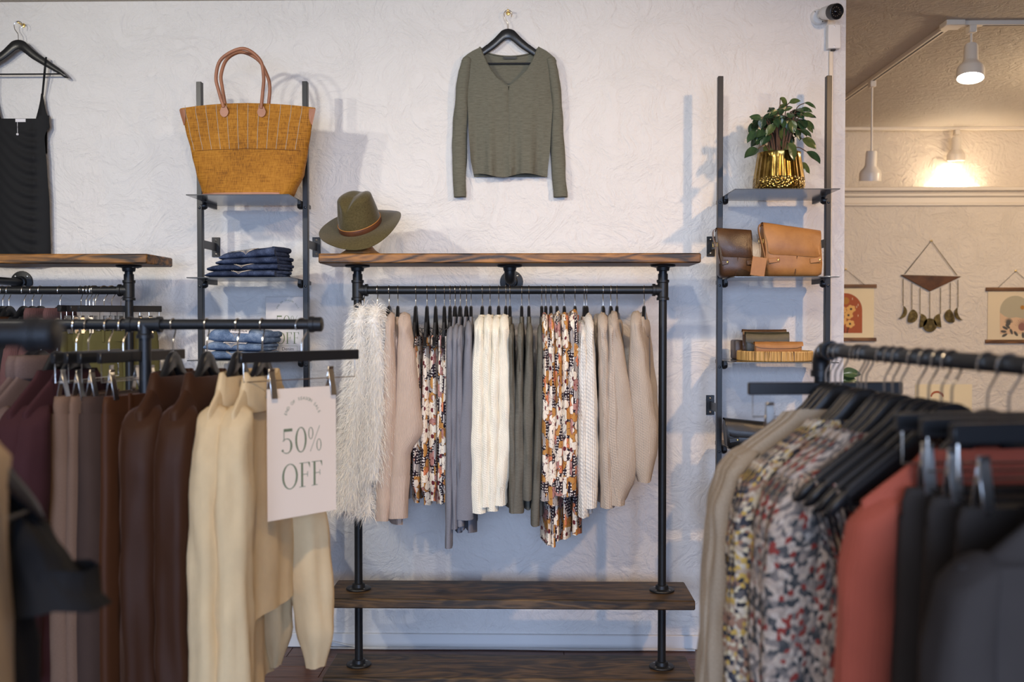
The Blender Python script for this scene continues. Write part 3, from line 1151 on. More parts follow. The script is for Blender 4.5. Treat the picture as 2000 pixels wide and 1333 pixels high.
centre('grey_top', 'grey jersey tops', 'top',
       [(889, [(652, 873, 886), (800, 872, 886), (950, 871, 886), (1068, 870, 884)], 1030, {}),
        (899, [(648, 884, 896), (800, 880, 896), (1030, 882, 896)], 1040, {}),
        (911, [(650, 893, 904), (800, 889, 905), (1025, 893, 908)], 1040, {}),
        (920, [(642, 904, 916), (720, 899, 918), (800, 893, 919), (930, 884, 920), (1012, 881, 920)], 1045, {'rot': 0.05, 'cuff': 5})],
       f_grey, 'grey jersey tops', hemw=0.2, t=(0.009, 0.012, 0.018), wr=0.003)
centre('cream_sweater', 'cream knit sweaters', 'sweater',
       [(942, [(632, 929, 945), (700, 923, 947), (800, 919, 948), (900, 918, 947), (960, 919, 946), (1000, 921, 949)], 990, {}),
        (957, [(628, 945, 961), (720, 942, 962), (850, 940, 962), (940, 938, 962), (988, 940, 962)], 985, {}),
        (974, [(632, 961, 977), (720, 957, 978), (850, 955, 978), (940, 950, 975), (996, 952, 972)], 990, {}),
        (988, [(628, 976, 993), (720, 973, 997), (800, 971, 1000), (860, 969, 1001), (930, 966, 994), (960, 966, 988), (985, 966, 987)], 985, {'cuff': 3})],
       f_cream, 'cream knit sweaters', hemw=0.2, t=(0.011, 0.016, 0.02), collar='band')
centre('olive_top', 'olive slub tops', 'top',
       [(996, [(648, 993, 1003), (800, 993, 1007), (1000, 995, 1010)], 990, {}),
        (1019, [(646, 1011, 1022), (800, 1005, 1023), (900, 1001, 1024), (1000, 997, 1024)], 1000, {}),
        (1033, [(646, 1029, 1040), (740, 1024, 1042), (800, 1021, 1042), (975, 1020, 1040)], 1000, {}),
        (1058, [(650, 1050, 1060), (800, 1045, 1060), (1025, 1037, 1054)], 1010, {})],
       f_olive, 'olive slub tops', hemw=0.2, t=(0.009, 0.012, 0.018), wr=0.003)
centre('floral_blouse', 'long floral blouses', 'blouse',
       [(1066, [(626, 1060, 1070), (760, 1059, 1073), (900, 1057, 1074), (975, 1055, 1076)], 1062, {}),
        (1076, [(626, 1072, 1082), (760, 1070, 1086), (900, 1068, 1087), (985, 1068, 1090)], 1066, {}),
        (1088, [(624, 1084, 1095), (760, 1084, 1098), (900, 1083, 1100), (965, 1082, 1102)], 1062, {}),
        (1102, [(624, 1097, 1110), (760, 1097, 1114), (900, 1096, 1116), (968, 1094, 1118)], 1058, {}),
        (1123, [(620, 1113, 1129), (760, 1110, 1128), (900, 1106, 1127), (965, 1104, 1126)], 1050, {})],
       f_floral, 'floral blouses', hemw=0.2, t=(0.010, 0.014, 0.018), collar='band', cuff=3)
centre('open_knit_sweater', 'white open-knit sweaters', 'sweater',
       [(1141, [(642, 1131, 1144), (760, 1129, 1150), (900, 1127, 1150), (1008, 1130, 1150)], 1000, {}),
        (1146, [(628, 1143, 1158), (700, 1142, 1163), (800, 1136, 1167), (900, 1134, 1169), (950, 1138, 1166), (990, 1141, 1163)], 1000, {'cuff': 3})],
       f_white, 'white open-knit sweaters', hemw=0.2, t=(0.011, 0.016, 0.02))
centre('oatmeal_sweater', 'oatmeal knit sweaters', 'sweater',
       [(1178, [(626, 1167, 1186), (700, 1170, 1188), (850, 1170, 1194), (990, 1173, 1200)], 985, {}),
        (1193, [(628, 1188, 1200), (720, 1184, 1205), (850, 1180, 1212), (985, 1196, 1220)], 985, {}),
        (1205, [(622, 1202, 1216), (680, 1200, 1227), (760, 1196, 1241), (850, 1191, 1254), (900, 1189, 1255), (940, 1189, 1250), (965, 1191, 1238), (984, 1195, 1226)], 980, {'rot': -0.1}),
        (1258, [(622, 1248, 1267), (700, 1246, 1280), (780, 1245, 1291), (840, 1248, 1299), (880, 1251, 1299), (915, 1255, 1293), (940, 1262, 1288)], 935, {'rot': -0.16})],
       f_oat, 'oatmeal knit sweaters', hemw=0.2, t=(0.012, 0.02, 0.024), collar='cowl', nw=0.105)

# ---------------------------------------------------------------- free-standing left rack
f_mauve = cloth('mauve_taupe_knit', srgb(96, 78, 72), speck=srgb(116, 96, 88))
f_burg = cloth('burgundy_knit', srgb(60, 32, 34), sheen=0.12)
f_taupe = cloth('taupe_twill', srgb(108, 84, 68), speck=srgb(124, 98, 80))
f_dkbrown = cloth('dark_brown_twill', srgb(66, 50, 42))
f_rust = cloth('rust_velvet', srgb(68, 38, 18), sheen=0.4, rough=0.6)
f_velvet = cloth('brown_velvet', srgb(56, 31, 15), sheen=0.5, rough=0.6)
f_gauze = cloth('cream_gauze', srgb(232, 204, 158), weave=0.9)
f_blackc = cloth('black_jersey', (0.008, 0.008, 0.009), rough=0.8)
f_sand = cloth('sand_satin', srgb(166, 142, 112), rough=0.5)
f_pink = cloth('dusty_pink_knit', srgb(100, 70, 68), rib=0.5, ribw=0.006)
f_moss = cloth('moss_twill', srgb(94, 88, 52), weave=0.4)


def trousers(name, label, cat, group, loc, rz, mat, length=1.0, w=0.15, th=0.022, seed=0):
    g = thing(name, label, cat, loc, rz, group)
    zt = HUMP - 0.026 - 0.080
    n = 28
    rows = []
    for k, (z, f_) in enumerate(((zt, 0.96), (zt - 0.02, 1.0), (zt - 0.042, 1.0))):
        rows.append([(w * f_ * sgnpow(math.cos(2 * PI * j / n), 0.6), (th * 0.9) * sgnpow(math.sin(2 * PI * j / n), 0.8), z) for j in range(n)])
    obj('waistband', MB().grid(rows, True, True, False), mat, g, smooth=80)
    for s in (-1, 1):
        obj('belt_loop', MB().rbox((s * w * 0.5, th * 0.95, zt - 0.02), (0.010, 0.006, 0.05), 0.001), mat, g)
    for s in (-1, 1):
        rows = []
        for k in range(15):
            q = k / 14
            z = zt - 0.04 - q * length
            ww = lerp(w * 0.52, w * 0.62, min(1, q * 3)) * lerp(1, 0.9, q)
            t2 = lerp(th * 0.92, th * 1.25, min(1, q * 4))
            rows.append([(s * w * 0.49 + ww * sgnpow(math.cos(2 * PI * j / n), 0.7), t2 * sgnpow(math.sin(2 * PI * j / n), 0.75) + 0.006 * q * math.sin(5 * z + seed + s) + 0.004 * noise.noise((math.cos(2 * PI * j / n) * 2, z * 6, seed + s)), z) for j in range(n)])
        obj('leg', MB().grid(rows), mat, g, smooth=80)
    return g


def lx(px):
    return P(px, 634, LY).x


LR = lambda deg: -PI / 2 - math.radians(deg)
LRK = 'on the rack with the sign'


def left_item(hp, deg):
    return (lx(hp), LY, LZ - DROP), LR(deg)


for i, (hp, deg) in enumerate(((62, 6), (80, 8))):
    loc, rz = left_item(hp, deg)
    garment('taupe_sweater', f'{ORD[i]} from the left of two mauve-taupe knit tops {LRK}', 'sweater', 'mauve-taupe tops', loc, rz, f_mauve, -1.0, near=generic_sleeve(1, 0.205, 0.6), far=generic_sleeve(-1, 0.205, 0.6), collar='roll', seed=i + 2)
    hanger(loc, rz, f'hanger of the {ORD[i]} mauve-taupe knit top {LRK}')
for i, (hp, deg) in enumerate(((112, 6), (148, 9))):
    loc, rz = left_item(hp, deg)
    garment('burgundy_sweater', f'{ORD[i]} from the left of two burgundy sweaters {LRK}', 'sweater', 'burgundy sweaters', loc, rz, f_burg, -0.95, near=generic_sleeve(1, 0.205, 0.62, rv0=0.04, rv1=0.03), far=generic_sleeve(-1, 0.205, 0.6), seed=i + 5)
    hanger(loc, rz, f'hanger of the {ORD[i]} burgundy sweater {LRK}')
for i, (hp, deg, mt, nm) in enumerate(((172, 4, f_taupe, 'taupe trousers with wide waistband'), (212, 12, f_taupe, 'taupe trousers with narrow folded waistband'),
                                       (240, 14, f_dkbrown, 'dark brown trousers'), (280, 16, f_rust, 'rust brown velvet trousers'))):
    loc, rz = left_item(hp, deg)
    trousers('trousers', f'{nm} clipped {LRK}', 'trousers', 'clipped trousers on the left rack', loc, rz, mt, 1.05, th=(0.03, 0.018, 0.03, 0.018)[i], seed=i)
    clip_hanger(loc, rz, f'clip hanger of the {nm} {LRK}')
for i, (hp, deg) in enumerate(((338, 3), (404, 4))):
    loc, rz = left_item(hp, deg)
    garment('velvet_shirt', f'{ORD[i]} from the left of two brown velvet shirts with folded collars', 'shirt', 'brown velvet shirts', loc, rz, f_velvet, -1.15, hemw=0.23, t=(0.016, 0.03, 0.05),
            near=generic_sleeve(1, 0.205, 0.95, 0.055, 0.05, 0.042, 0.045, 0.02), far=generic_sleeve(-1, 0.205, 0.7), collar='shirt', seed=i + 9, fold=0.012, ff=30, vf=0.09, wr=0.005, nw=0.112)
    hanger(loc, rz, f'hanger of the {ORD[i]} brown velvet shirt {LRK}')
for i, (hp, deg) in enumerate(((464, 3), (512, 5))):
    loc, rz = left_item(hp, deg)
    garment('gauze_blouse', f'{ORD[i]} from the left of two cream gauze blouses with puffed sleeves', 'blouse', 'cream gauze blouses', loc, rz, f_gauze, (-0.95, -0.72)[i], hemw=0.22, t=(0.011, 0.016, 0.028),
            near=generic_sleeve(1, 0.205, (0.98, 0.98)[i], 0.05, 0.045, 0.034, 0.036, 0.03, puff=0.008), far=generic_sleeve(-1, 0.205, 0.72, 0.055, 0.022, 0.045, 0.022, 0.03, dv=0.02 + 0.05 * i, puff=0.026),
            collar='shirt', seed=i + 14, fold=0.007, ff=40, vf=0.10, wr=0.006, nw=0.112)
    hanger(loc, rz, f'hanger of the {ORD[i]} cream gauze blouse {LRK}')


# ---------------------------------------------------------------- lettering in a high-contrast serif
def serif(ch):
    """polygons (x, z) of one glyph, cap height 1; returns (polys, advance)"""
    def ring(cx_, cz, a, b, ai, bi, n=40, dx=0.0):
        out = []
        for k in range(n):
            p, q = 2 * PI * k / n, 2 * PI * (k + 1) / n
            out.append([(cx_ + a * math.cos(p), cz + b * math.sin(p)), (cx_ + a * math.cos(q), cz + b * math.sin(q)),
                        (cx_ + dx + ai * math.cos(q), cz + bi * math.sin(q)), (cx_ + dx + ai * math.cos(p), cz + bi * math.sin(p))])
        return out
    R = lambda x0, z0, x1, z1: [(x0, z0), (x1, z0), (x1, z1), (x0, z1)]
    if ch == 'O':
        return ring(0.39, 0.5, 0.38, 0.52, 0.285, 0.485), 0.8
    if ch == '0':
        return ring(0.29, 0.5, 0.28, 0.52, 0.19, 0.485), 0.6
    if ch == 'F':
        return [R(0.09, 0, 0.19, 1), R(0, 0, 0.3, 0.025), R(0, 0.975, 0.52, 1), [(0.44, 0.975), (0.52, 0.78), (0.535, 0.78), (0.52, 1)],
                R(0.19, 0.5, 0.42, 0.525), [(0.40, 0.40), (0.425, 0.40), (0.425, 0.63), (0.40, 0.63)]], 0.58
    if ch == '5':
        ps = [R(0.05, 0.88, 0.47, 1.0), R(0.05, 0.5, 0.085, 1.0)]
        n = 30
        for k in range(n):
            a0, a1 = [math.radians(lerp(140, -150, q / n)) for q in (k, k + 1)]
            def pt(a, o):
                w = 0.012 + 0.085 * max(0, math.cos(a)) ** 1.2
                rx, rz = 0.27 - (0 if o else w), 0.31 - (0 if o else 0.03 + 0.3 * w)
                return (0.2 + rx * math.cos(a), 0.3 + rz * math.sin(a))
            ps.append([pt(a0, 1), pt(a1, 1), pt(a1, 0), pt(a0, 0)])
        ps.append([(0.0 + 0.05 * math.cos(2 * PI * k / 12), 0.13 + 0.05 * math.sin(2 * PI * k / 12)) for k in range(12)])
        return ps, 0.56
    if ch == '%':
        return ring(0.14, 0.73, 0.125, 0.25, 0.085, 0.225, 28) + ring(0.55, 0.22, 0.125, 0.25, 0.085, 0.225, 28) + [[(0.10, -0.03), (0.125, -0.03), (0.60, 1.02), (0.575, 1.02)]], 0.72


def serif_line(b, s, h, x, z, y, dx=0.04):
    adv = sum(serif(c)[1] for c in s) + dx * (len(s) - 1)
    cx_ = -adv / 2
    for c in s:
        ps, a = serif(c)
        for p in ps:
            b.add([(x + (cx_ + q[0]) * h, y, z + q[1] * h) for q in p], [tuple(range(len(p)))])
        cx_ += a + dx
    return b


def font_line(b, s, size, x, z, y, m=None):
    vs, fs = text_data(s, size)
    b.add([(x + v.x, y, z + v.y) for v in vs] if m is None else [m @ v for v in vs], fs)
    return b


def sale_sign(parent, w, h, ytop, thick, mat_card, arc=True, dept=None):
    """card in local x (width), z (down from ytop), facing -y"""
    obj('card', MB().rbox((0, 0, ytop - h / 2), (w, thick, h), thick * 0.3), mat_card, parent)
    y = -thick / 2 - 0.0004
    b = MB()
    gh = h * 0.19
    z1 = ytop - h * 0.50
    serif_line(b, '50%', gh, 0, z1, y)
    serif_line(b, 'OFF', gh, 0, z1 - gh * 1.45, y)
    obj('lettering', b, m_green_ink, parent, smooth=0)
    b = MB()
    s = 'END OF SEASON SALE'
    for i, c in enumerate(s):
        if c == ' ':
            continue
        a = math.radians(lerp(155, 25, i / (len(s) - 1)))
        r = w * 0.25
        vs, fs = text_data(c, h * 0.035)
        rot = Matrix.Rotation(a - PI / 2, 2)
        pts = []
        for v in vs:
            q = rot @ Vector((v.x, v.y))
            pts.append((r * math.cos(a) + q.x, y, ytop - h * 0.28 + r * math.sin(a) * 1.15 + q.y))
        b.add(pts, fs)
    obj('arc_lettering', b, m_green_ink, parent, smooth=0)
    if dept:
        b = MB()
        font_line(b, dept, h * 0.075, 0, ytop - h * 0.885, y)
        obj('department_lettering', b, m_ink, parent, smooth=0)
        fr = MB()
        zc_, ww, hh = ytop - h * 0.86, w * 0.42, h * 0.10
        for sx in (-1, 1):
            fr.box((sx * ww / 2, y, zc_), (0.0012, 0.0004, hh)).box((0, y, zc_ + sx * hh / 2), (ww, 0.0004, 0.0012))
        obj('label_frame', fr, m_green_ink, parent, smooth=0)


# the sign on its clip hanger at the end of the left rack
loc = Vector((lx(589), LY, LZ - DROP))
rzs = -PI / 2 - math.radians(41)
put(make_clip_hanger(0.36, 0.25), [False], loc, rzs, 'clip hanger holding the paper sale sign at the rod end', 'hanger', 'black clip hangers')
zt = HUMP - 0.026 - 0.066
sg = thing('sale_sign', 'pink-white paper sign reading 50% OFF hung from clip hanger', 'sign', loc, rzs + PI)
sale_sign(sg, 0.21, 0.325, zt, 0.0012, m_paper)
for ch in sg.children:
    ch.location = (0.0, -0.002, 0)

# ---------------------------------------------------------------- rack behind, left
def bx2(px):
    return P(px, 572, RY).x


BRK = 'on the rack under the black dress'
for i, (hp, mt, nm) in enumerate(((5, f_dkbrown, 'dark brown'), (17, f_rust, 'rust'), (47, f_blackc, 'black'), (63, f_blackc, 'charcoal black'), (79, f_pink, 'dusty pink'), (117, f_pink, 'dusty pink ribbed'))):
    loc, rz = (bx2(hp), RY, ROD_Z), LR(8 + 2 * (i % 3))
    garment('cardigan', f'{nm} cardigan, {ORD[i]} from the left {BRK}', 'cardigan', 'cardigans on the back left rack', loc, rz, mt, -0.75, near=generic_sleeve(1, 0.205, 0.55, rv0=0.035, rv1=0.03), far=generic_sleeve(-1, 0.205, 0.55), seed=i + 30, collar='roll' if mt is f_pink else None)
    hanger(loc, rz, f'hanger of the {nm} cardigan {BRK}')
for i, (hp, deg) in enumerate(((158, 4), (168, 14), (175, 20), (182, 26), (186, 34), (203, 42), (218, 48), (236, 54))):
    loc, rz = (bx2(hp), RY, ROD_Z), LR(deg)
    trousers('trousers', f'moss green trousers, {ORD[i]} from the left {BRK}', 'trousers', 'moss green trousers on the back left rack', loc, rz, f_moss, 0.75, 0.15, 0.016, i)
    clip_hanger(loc, rz, f'clip hanger of the {ORD[i]} moss green trousers {BRK}')

# ---------------------------------------------------------------- nearest rack, left
loc = (P(-175, 655, NY).x, NY + 0.0, NZ - DROP)
garment('black_blouse', 'blurred black blouse with short flared sleeves at the left edge', 'blouse', None, loc, LR(3), f_blackc, -0.95, hemw=0.25, nw=0.15, t=(0.02, 0.03, 0.05),
        near=None, far=[(-0.225, 0, 0.03, 0.035, -0.185), (-0.28, 0.02, 0.04, 0.045, -0.195), (-0.345, 0.045, 0.055, 0.06, -0.205)], seed=41, fold=0.02, ff=22, wr=0.012)
hanger(loc, LR(3), 'blurred hanger of the black blouse at the left edge')
loc = (P(-100, 655, NY).x, NY - 0.0, NZ - DROP)
garment('sand_camisole', 'blurred pale sand camisole at the left edge in front of the black blouse', 'top', None, loc, LR(0), f_sand, -0.9, hemw=0.13, sw=0.12, nw=0.075, t=(0.009, 0.011, 0.014), fold=0.004, seed=43)
hanger(loc, LR(0), 'blurred hanger of the pale sand camisole at the left edge')

# ---------------------------------------------------------------- right rack
f_heather = cloth('heather_oatmeal', srgb(150, 134, 112), speck=srgb(188, 172, 150), sheen=0.2)
f_yellow = speckle('yellow_black_print', [srgb(52, 52, 56), srgb(196, 184, 164), srgb(96, 92, 90), srgb(192, 160, 84), srgb(172, 154, 134), srgb(58, 60, 68), srgb(150, 116, 96), srgb(206, 194, 164)], 120)
f_redp = speckle('red_grey_print', [srgb(84, 82, 80), srgb(186, 168, 150), srgb(128, 118, 110), srgb(190, 174, 158), srgb(66, 68, 68), srgb(174, 156, 140), srgb(138, 60, 52), srgb(158, 142, 128), srgb(112, 104, 98), srgb(176, 160, 144)], 105)
f_coral = cloth('coral_knit', srgb(176, 88, 68), sheen=0.3, rib=0.3, ribw=0.008)
f_charc = cloth('charcoal_knit', srgb(56, 50, 46), sheen=0.06)
f_charc2 = cloth('charcoal_sweater', srgb(60, 52, 47), sheen=0.08)


def rloc(px):
    """point on the right rod whose hanger stem shows at photo pixel px"""
    s = 0.0
    lo, hi = 0.0, RLEN
    for _ in range(40):
        s = (lo + hi) / 2
        p = RA + RDIR * s
        d = Vector((p.x, p.y, 0))
        u = d.dot(_r) / d.dot(_f)
        if 1000 + FPX * u < px:
            lo = s
        else:
            hi = s
    return Vector((RA.x, RA.y, RZ - DROP)) + RDIR * s


RROT = math.atan2(RDIR.y, RDIR.x) - PI / 2      # local +X to the left of the picture
RRK = 'on the right rack'


def rgar(kind, label, cat, group, px, mat, a=0.0, hl=None, **kw):
    loc = rloc(px)
    garment(kind, f'{label} {RRK}', cat, group, loc, RROT + a, mat, **kw)
    hanger(loc, RROT + a, f'hanger of the {(hl or label).replace(" from the wall", "")} {RRK}')


for i, px in enumerate((1622, 1632, 1643)):
    rgar('heather_cardigan', f'{ORD[i]} from the wall of three heather oatmeal cardigans', 'cardigan', 'heather oatmeal cardigans', px, f_heather, 0.02 * i, hem=-0.95, hemw=0.25, sw=0.215, nw=0.10 - 0.006 * i, t=(0.010, 0.016, 0.028), fold=0.012,
         near=generic_sleeve(1, 0.225, 0.62 + 0.03 * i, 0.04, 0.034, 0.022, 0.022, 0.045), far=generic_sleeve(-1, 0.24, 0.62, out=0.05), seed=50 + i)
for i, px in enumerate((1676, 1683, 1692)):
    rgar('printed_blouse', f'{ORD[i]} from the wall of three yellow speckled blouses', 'blouse', 'yellow speckled blouses', px, f_yellow, 0.05, hem=-0.92, hemw=0.25, sw=0.21, nw=0.10, t=(0.010, 0.016, 0.026), fold=0.014, ff=40,
         near=generic_sleeve(1, 0.22, 0.7, 0.042, 0.03, 0.022, 0.02, 0.045), far=generic_sleeve(-1, 0.22, 0.7), seed=54 + i)
for i, px in enumerate((1728, 1744, 1760)):
    rgar('printed_dress', f'{ORD[i]} from the wall of three red and grey printed dresses', 'dress', 'red and grey printed dresses', px, f_redp, 0.07, hem=-1.0, hemw=0.28, sw=0.205, nw=0.11, t=(0.010, 0.018, 0.03), fold=0.018, ff=42,
         near=generic_sleeve(1, 0.215, 0.6, 0.05, 0.04, 0.024, 0.022, 0.03), far=generic_sleeve(-1, 0.22, 0.6), seed=58 + i)


def strap_dress(label, px, mat, a, seed):
    loc = rloc(px)
    g = thing('strap_dress', f'{label} {RRK}', 'dress', loc, RROT + a, 'dark strap dresses on the right rack')
    n = 36
    rows = []
    for k in range(14):
        q = k / 13
        z = lerp(-0.36, -1.05, q)
        w = lerp(0.15, 0.22, q)
        rows.append([(w * sgnpow(math.cos(2 * PI * j / n), 0.75), lerp(0.014, 0.03, q) * math.sin(2 * PI * j / n) + 0.012 * q * math.sin(40 * w * math.cos(2 * PI * j / n) + seed), z) for j in range(n)])
    obj('body', MB().grid(rows), mat, g, smooth=80)
    for s in (-1, 1):
        u = s * 0.13
        zt = HUMP + hanger_arm_top(0.19)
        obj('strap', MB().tube([(s * 0.14, 0.012, -0.365), (s * 0.185, 0.010, zt - 0.01), (s * 0.187, 0.0, zt + 0.004), (s * 0.185, -0.010, zt - 0.01), (s * 0.14, -0.012, -0.365)], 0.0025, 6), mat, g)
    hanger(loc, RROT + a, f'hanger of the {label.replace(" from the wall", "")} {RRK}', w=1)


for i, px in enumerate((1793, 1815, 1840, 1860)):
    strap_dress(f'{ORD[i]} from the wall of four dark strap dresses', px, f_blackc if i % 2 else f_redp, 0.1 + 0.02 * i, i)
rgar('coral_sweater', 'coral red knit sweater', 'sweater', None, 1930, f_coral, 0.06, hem=-0.95, hemw=0.21, sw=0.195, nw=0.1, t=(0.012, 0.02, 0.03),
     near=generic_sleeve(1, 0.200, 0.62, 0.042, 0.036, 0.03, 0.03, 0.02), far=generic_sleeve(-1, 0.22, 0.6), seed=71)
for i, (px, a) in enumerate(((1972, 0.0), (2030, 0.02), (2085, 0.12))):
    loc = rloc(px)
    trousers('trousers', f'{ORD[i]} from the wall of three charcoal trousers clipped {RRK}', 'trousers', 'charcoal trousers on the right rack', loc, RROT + a, f_charc, 0.9, 0.155, 0.02, 80 + i)
    clip_hanger(loc, RROT + a, f'clip hanger of the {ORD[i]} charcoal trousers {RRK}')
rgar('charcoal_sweater', 'charcoal grey sweater closest to the camera', 'sweater', None, 2230, f_charc2, 0.12, hem=-0.9, hemw=0.24, sw=0.235, nw=0.09, t=(0.014, 0.03, 0.045), fold=0.014,
     near=generic_sleeve(1, 0.24, 0.62, 0.036, 0.045, 0.034, 0.035, 0.03), far=generic_sleeve(-1, 0.22, 0.6), seed=75)
loc = rloc(1613)
clip_hanger(loc, RROT + 0.0, 'clip hanger behind the heather oatmeal cardigans at the rod end')

# ================================================================ things on the wall and shelves
def q3(px, py, Y):
    return P(px, py, Y)


def wall_nail(label, p):
    n = thing('wall_hook', label, 'hook', p)
    m = Matrix.Rotation(PI / 2, 3, 'X')
    obj('nail', MB().lathe([(0, 0.05), (0.0035, 0.049), (0.0035, 0.0)], 10, (0, WY - p[1], 0), m), m_brass, n)
    obj('rosette', MB().lathe([(0.0, 0.006), (0.008, 0.005), (0.010, 0.0)], 12, (0, WY - p[1], 0), m), m_brass, n)
    return n


# ---- olive sweater on the wall
SY = WY - 0.045
hc = q3(992, 54, SY)
hpos = Vector((hc.x, WY - 0.026, hc.z - HUMP))
hanger(hpos, 0, 'black hanger holding the olive V-neck sweater on the wall', 'hangers on the wall').scale = (0.93, 1, 1)
wall_nail('small brass hook above the olive V-neck sweater', (hpos.x, WY - 0.026, hpos.z + 0.013))
sw_ = thing('v_neck_sweater', 'olive green melange V-neck sweater hung flat on the white wall', 'sweater', (0, 0, 0))


def lin(keys, x):
    return interp([(a, b) for a, b in keys], x)[0]


BL = [(93, 936), (100, 922), (108, 910), (116, 901), (140, 905), (189, 913), (261, 915.5), (310, 919), (346, 926)]
BR = [(91.5, 1054), (100, 1068), (108, 1078), (116, 1087), (140, 1085), (192, 1080), (283, 1075), (343, 1069)]
VL = [(93, 937), (103, 942), (120, 949), (135, 957), (150, 968), (162, 982), (169, 992)]
VR = [(91.5, 1053), (103, 1047), (120, 1040), (135, 1031), (150, 1018), (162, 1004), (169, 995)]


def wp(px, py, y):
    p = P(px, py, y)
    return p


def half_panel(eo, ei, cxp, sgn, hemy):
    rows = []
    ys = [lerp(93, 169, k / 12) for k in range(13)] + [lerp(169, hemy, k / 20) for k in range(1, 21)]
    for i, yy in enumerate(ys):
        a = lin(eo, yy)
        b = lin(ei, yy) if yy <= 169 else cxp
        row = []
        for j in range(15):
            s = j / 14
            px = lerp(a, b, s)
            f = abs(px - 993) / 90
            ramp = max(0, (yy - 190) / 160)
            d = 0.036 * max(0, 1 - f ** 2.2) ** 0.5 + 0.010
            d += 0.016 * ramp * math.sin((px - 993) * 0.14 * sgn + 0.4) + 0.008 * ramp * math.sin(px * 0.31)
            d += 0.004 * noise.noise((px * 0.05, yy * 0.03, 3.3))
            if yy < 170:
                d = max(d, 0.026 * min(1, (170 - yy) / 30))
            if s > 0.93 and yy > 169:
                d -= 0.009
            wy = yy + (3.5 * math.sin((px - 960) * 0.07) if i == len(ys) - 1 else 0)
            row.append(P(px, wy, WY - 0.014 - d))
        rows.append(row)
    return rows


for e_o, e_i, sgn, hy in ((BL, VL, 1, 343), (BR, VR, -1, 342)):
    obj('front_panel', MB().grid(half_panel(e_o, e_i, 993.2, sgn, hy), False), f_green, sw_, smooth=80)
rows = []
for k in range(14):
    yy = lerp(94, 346, k / 13)
    row = []
    for j in range(17):
        s = j / 16
        px = lerp(lin(BL, yy), lin(BR, yy), s)
        dip = 17 * max(0, 1 - (abs(px - 994) / 58) ** 2.2) * max(0, 1 - k / 3)
        row.append(P(px, yy + dip, WY - 0.012 - 0.003 * math.sin(px * 0.2) * k / 13))
    rows.append(row)
obj('back_panel', MB().grid(rows, False), f_green, sw_, smooth=80)
pts = [P(lin(VL, y), y, WY - 0.03 - 0.0003 * (y - 93)) for y in range(92, 170, 4)] + [P(lin(VR, y), y, WY - 0.03 - 0.0003 * (y - 93)) for y in range(168, 90, -4)]
obj('neckband', MB().tube(pts, 0.0042, 7), f_green, sw_, smooth=80)
pts = [P(lerp(938, 1052, k / 14), 95 + 15 * (1 - ((k - 7) / 7) ** 2) ** 0.7 if 0 < k < 14 else 93, WY - 0.016) for k in range(15)]
obj('back_neckband', MB().tube(pts, 0.003, 6), f_green, sw_, smooth=80)
tp = P(996, 113, WY - 0.020)
obj('brand_tag', MB().rbox((tp.x, tp.y, tp.z), (0.058, 0.0012, 0.011), 0.0003), m_hanger, sw_)
for o_l, i_l in (([(112, 903), (140, 896), (183, 889.5), (283, 883), (340, 884), (384, 886)], [(112, 922), (150, 917), (195, 913), (260, 911), (315, 910), (384, 908)]),
                 ([(112, 1085), (140, 1091), (183, 1096), (283, 1102), (340, 1105), (387, 1107)], [(112, 1066), (150, 1074), (195, 1079), (250, 1077), (300, 1076), (387, 1082)])):
    spec = []
    for yy in (116, 140, 170, 200, 240, 290, 340, 384):
        a, c = P(lin(o_l, yy), yy, SY), P(lin(i_l, yy), yy, SY)
        spec.append((a.z, WY - 0.034 + 0.010 * (yy > 200), 0.020, abs(a.x - c.x) / 2, (a.x + c.x) / 2))
    sr = sleeve_rows(spec, 4, 20, 24, 0.003, slope=0.0)
    so = obj('sleeve', MB().grid(sr, True, True, False), f_green, sw_, smooth=80)
    k = len(sr) - 3
    obj('cuff', MB().grid(band_between(sr, k - 1, k, 1.03)), f_green, so, smooth=80)

# ---- black slip dress on the wall
f_slip = cloth('black_slinky_jersey', (0.011, 0.011, 0.012), rough=0.7, sheen=0.15)
DY = WY - 0.045
hc = P(36, 78, DY)
dpos = Vector((hc.x, DY, hc.z - HUMP))
hanger(dpos, 0, 'black hanger holding the black slip dress on the wall', 'hangers on the wall', 1)
wall_nail('small brass hook above the black slip dress', (dpos.x, DY, dpos.z + 0.013))
dr = thing('slip_dress', 'black ruched slip dress with thin straps hung on the wall', 'dress', (0, 0, 0))
EDR = [(183, 84), (210, 88), (235, 95), (248, 98), (258, 90), (268, 87), (330, 92), (400, 97), (515, 100)]
rows = []
for i in range(52):
    yy = lerp(226, 515, i / 51)
    row = []
    r_ = lin(EDR, max(yy, 240))
    l_ = 72 - r_
    for j in range(31):
        s = j / 30
        px = lerp(l_, r_, s)
        dd = px - 66
        g = math.exp(-abs(dd) / 34) if dd < 0 else math.exp(-abs(dd) / 6)
        d = 0.034 * max(0, 1 - (abs(px - 36) / 66) ** 2.4) ** 0.5 + 0.008
        wv = math.sin(0.27 * (yy + 0.010 * dd * dd * (dd < 0)) + 0.9 * math.sin(yy * 0.03))
        d += 0.008 * g * wv * min(1, (yy - 236) / 30 if yy > 236 else 0)
        d += 0.003 * math.exp(-(dd / 3.0) ** 2)
        top = 0
        if i == 0:
            f = (px - 36) / 62
            top = 10 - 8 * f * f if abs(f) < 0.62 else -43 * max(0, (abs(f) - 0.62) / 0.38) ** 0.0 * 0
        row.append(P(px, yy + top, WY - 0.014 - d))
    rows.append(row)
obj('front_panel', MB().grid(rows, False), f_slip, dr, smooth=80)
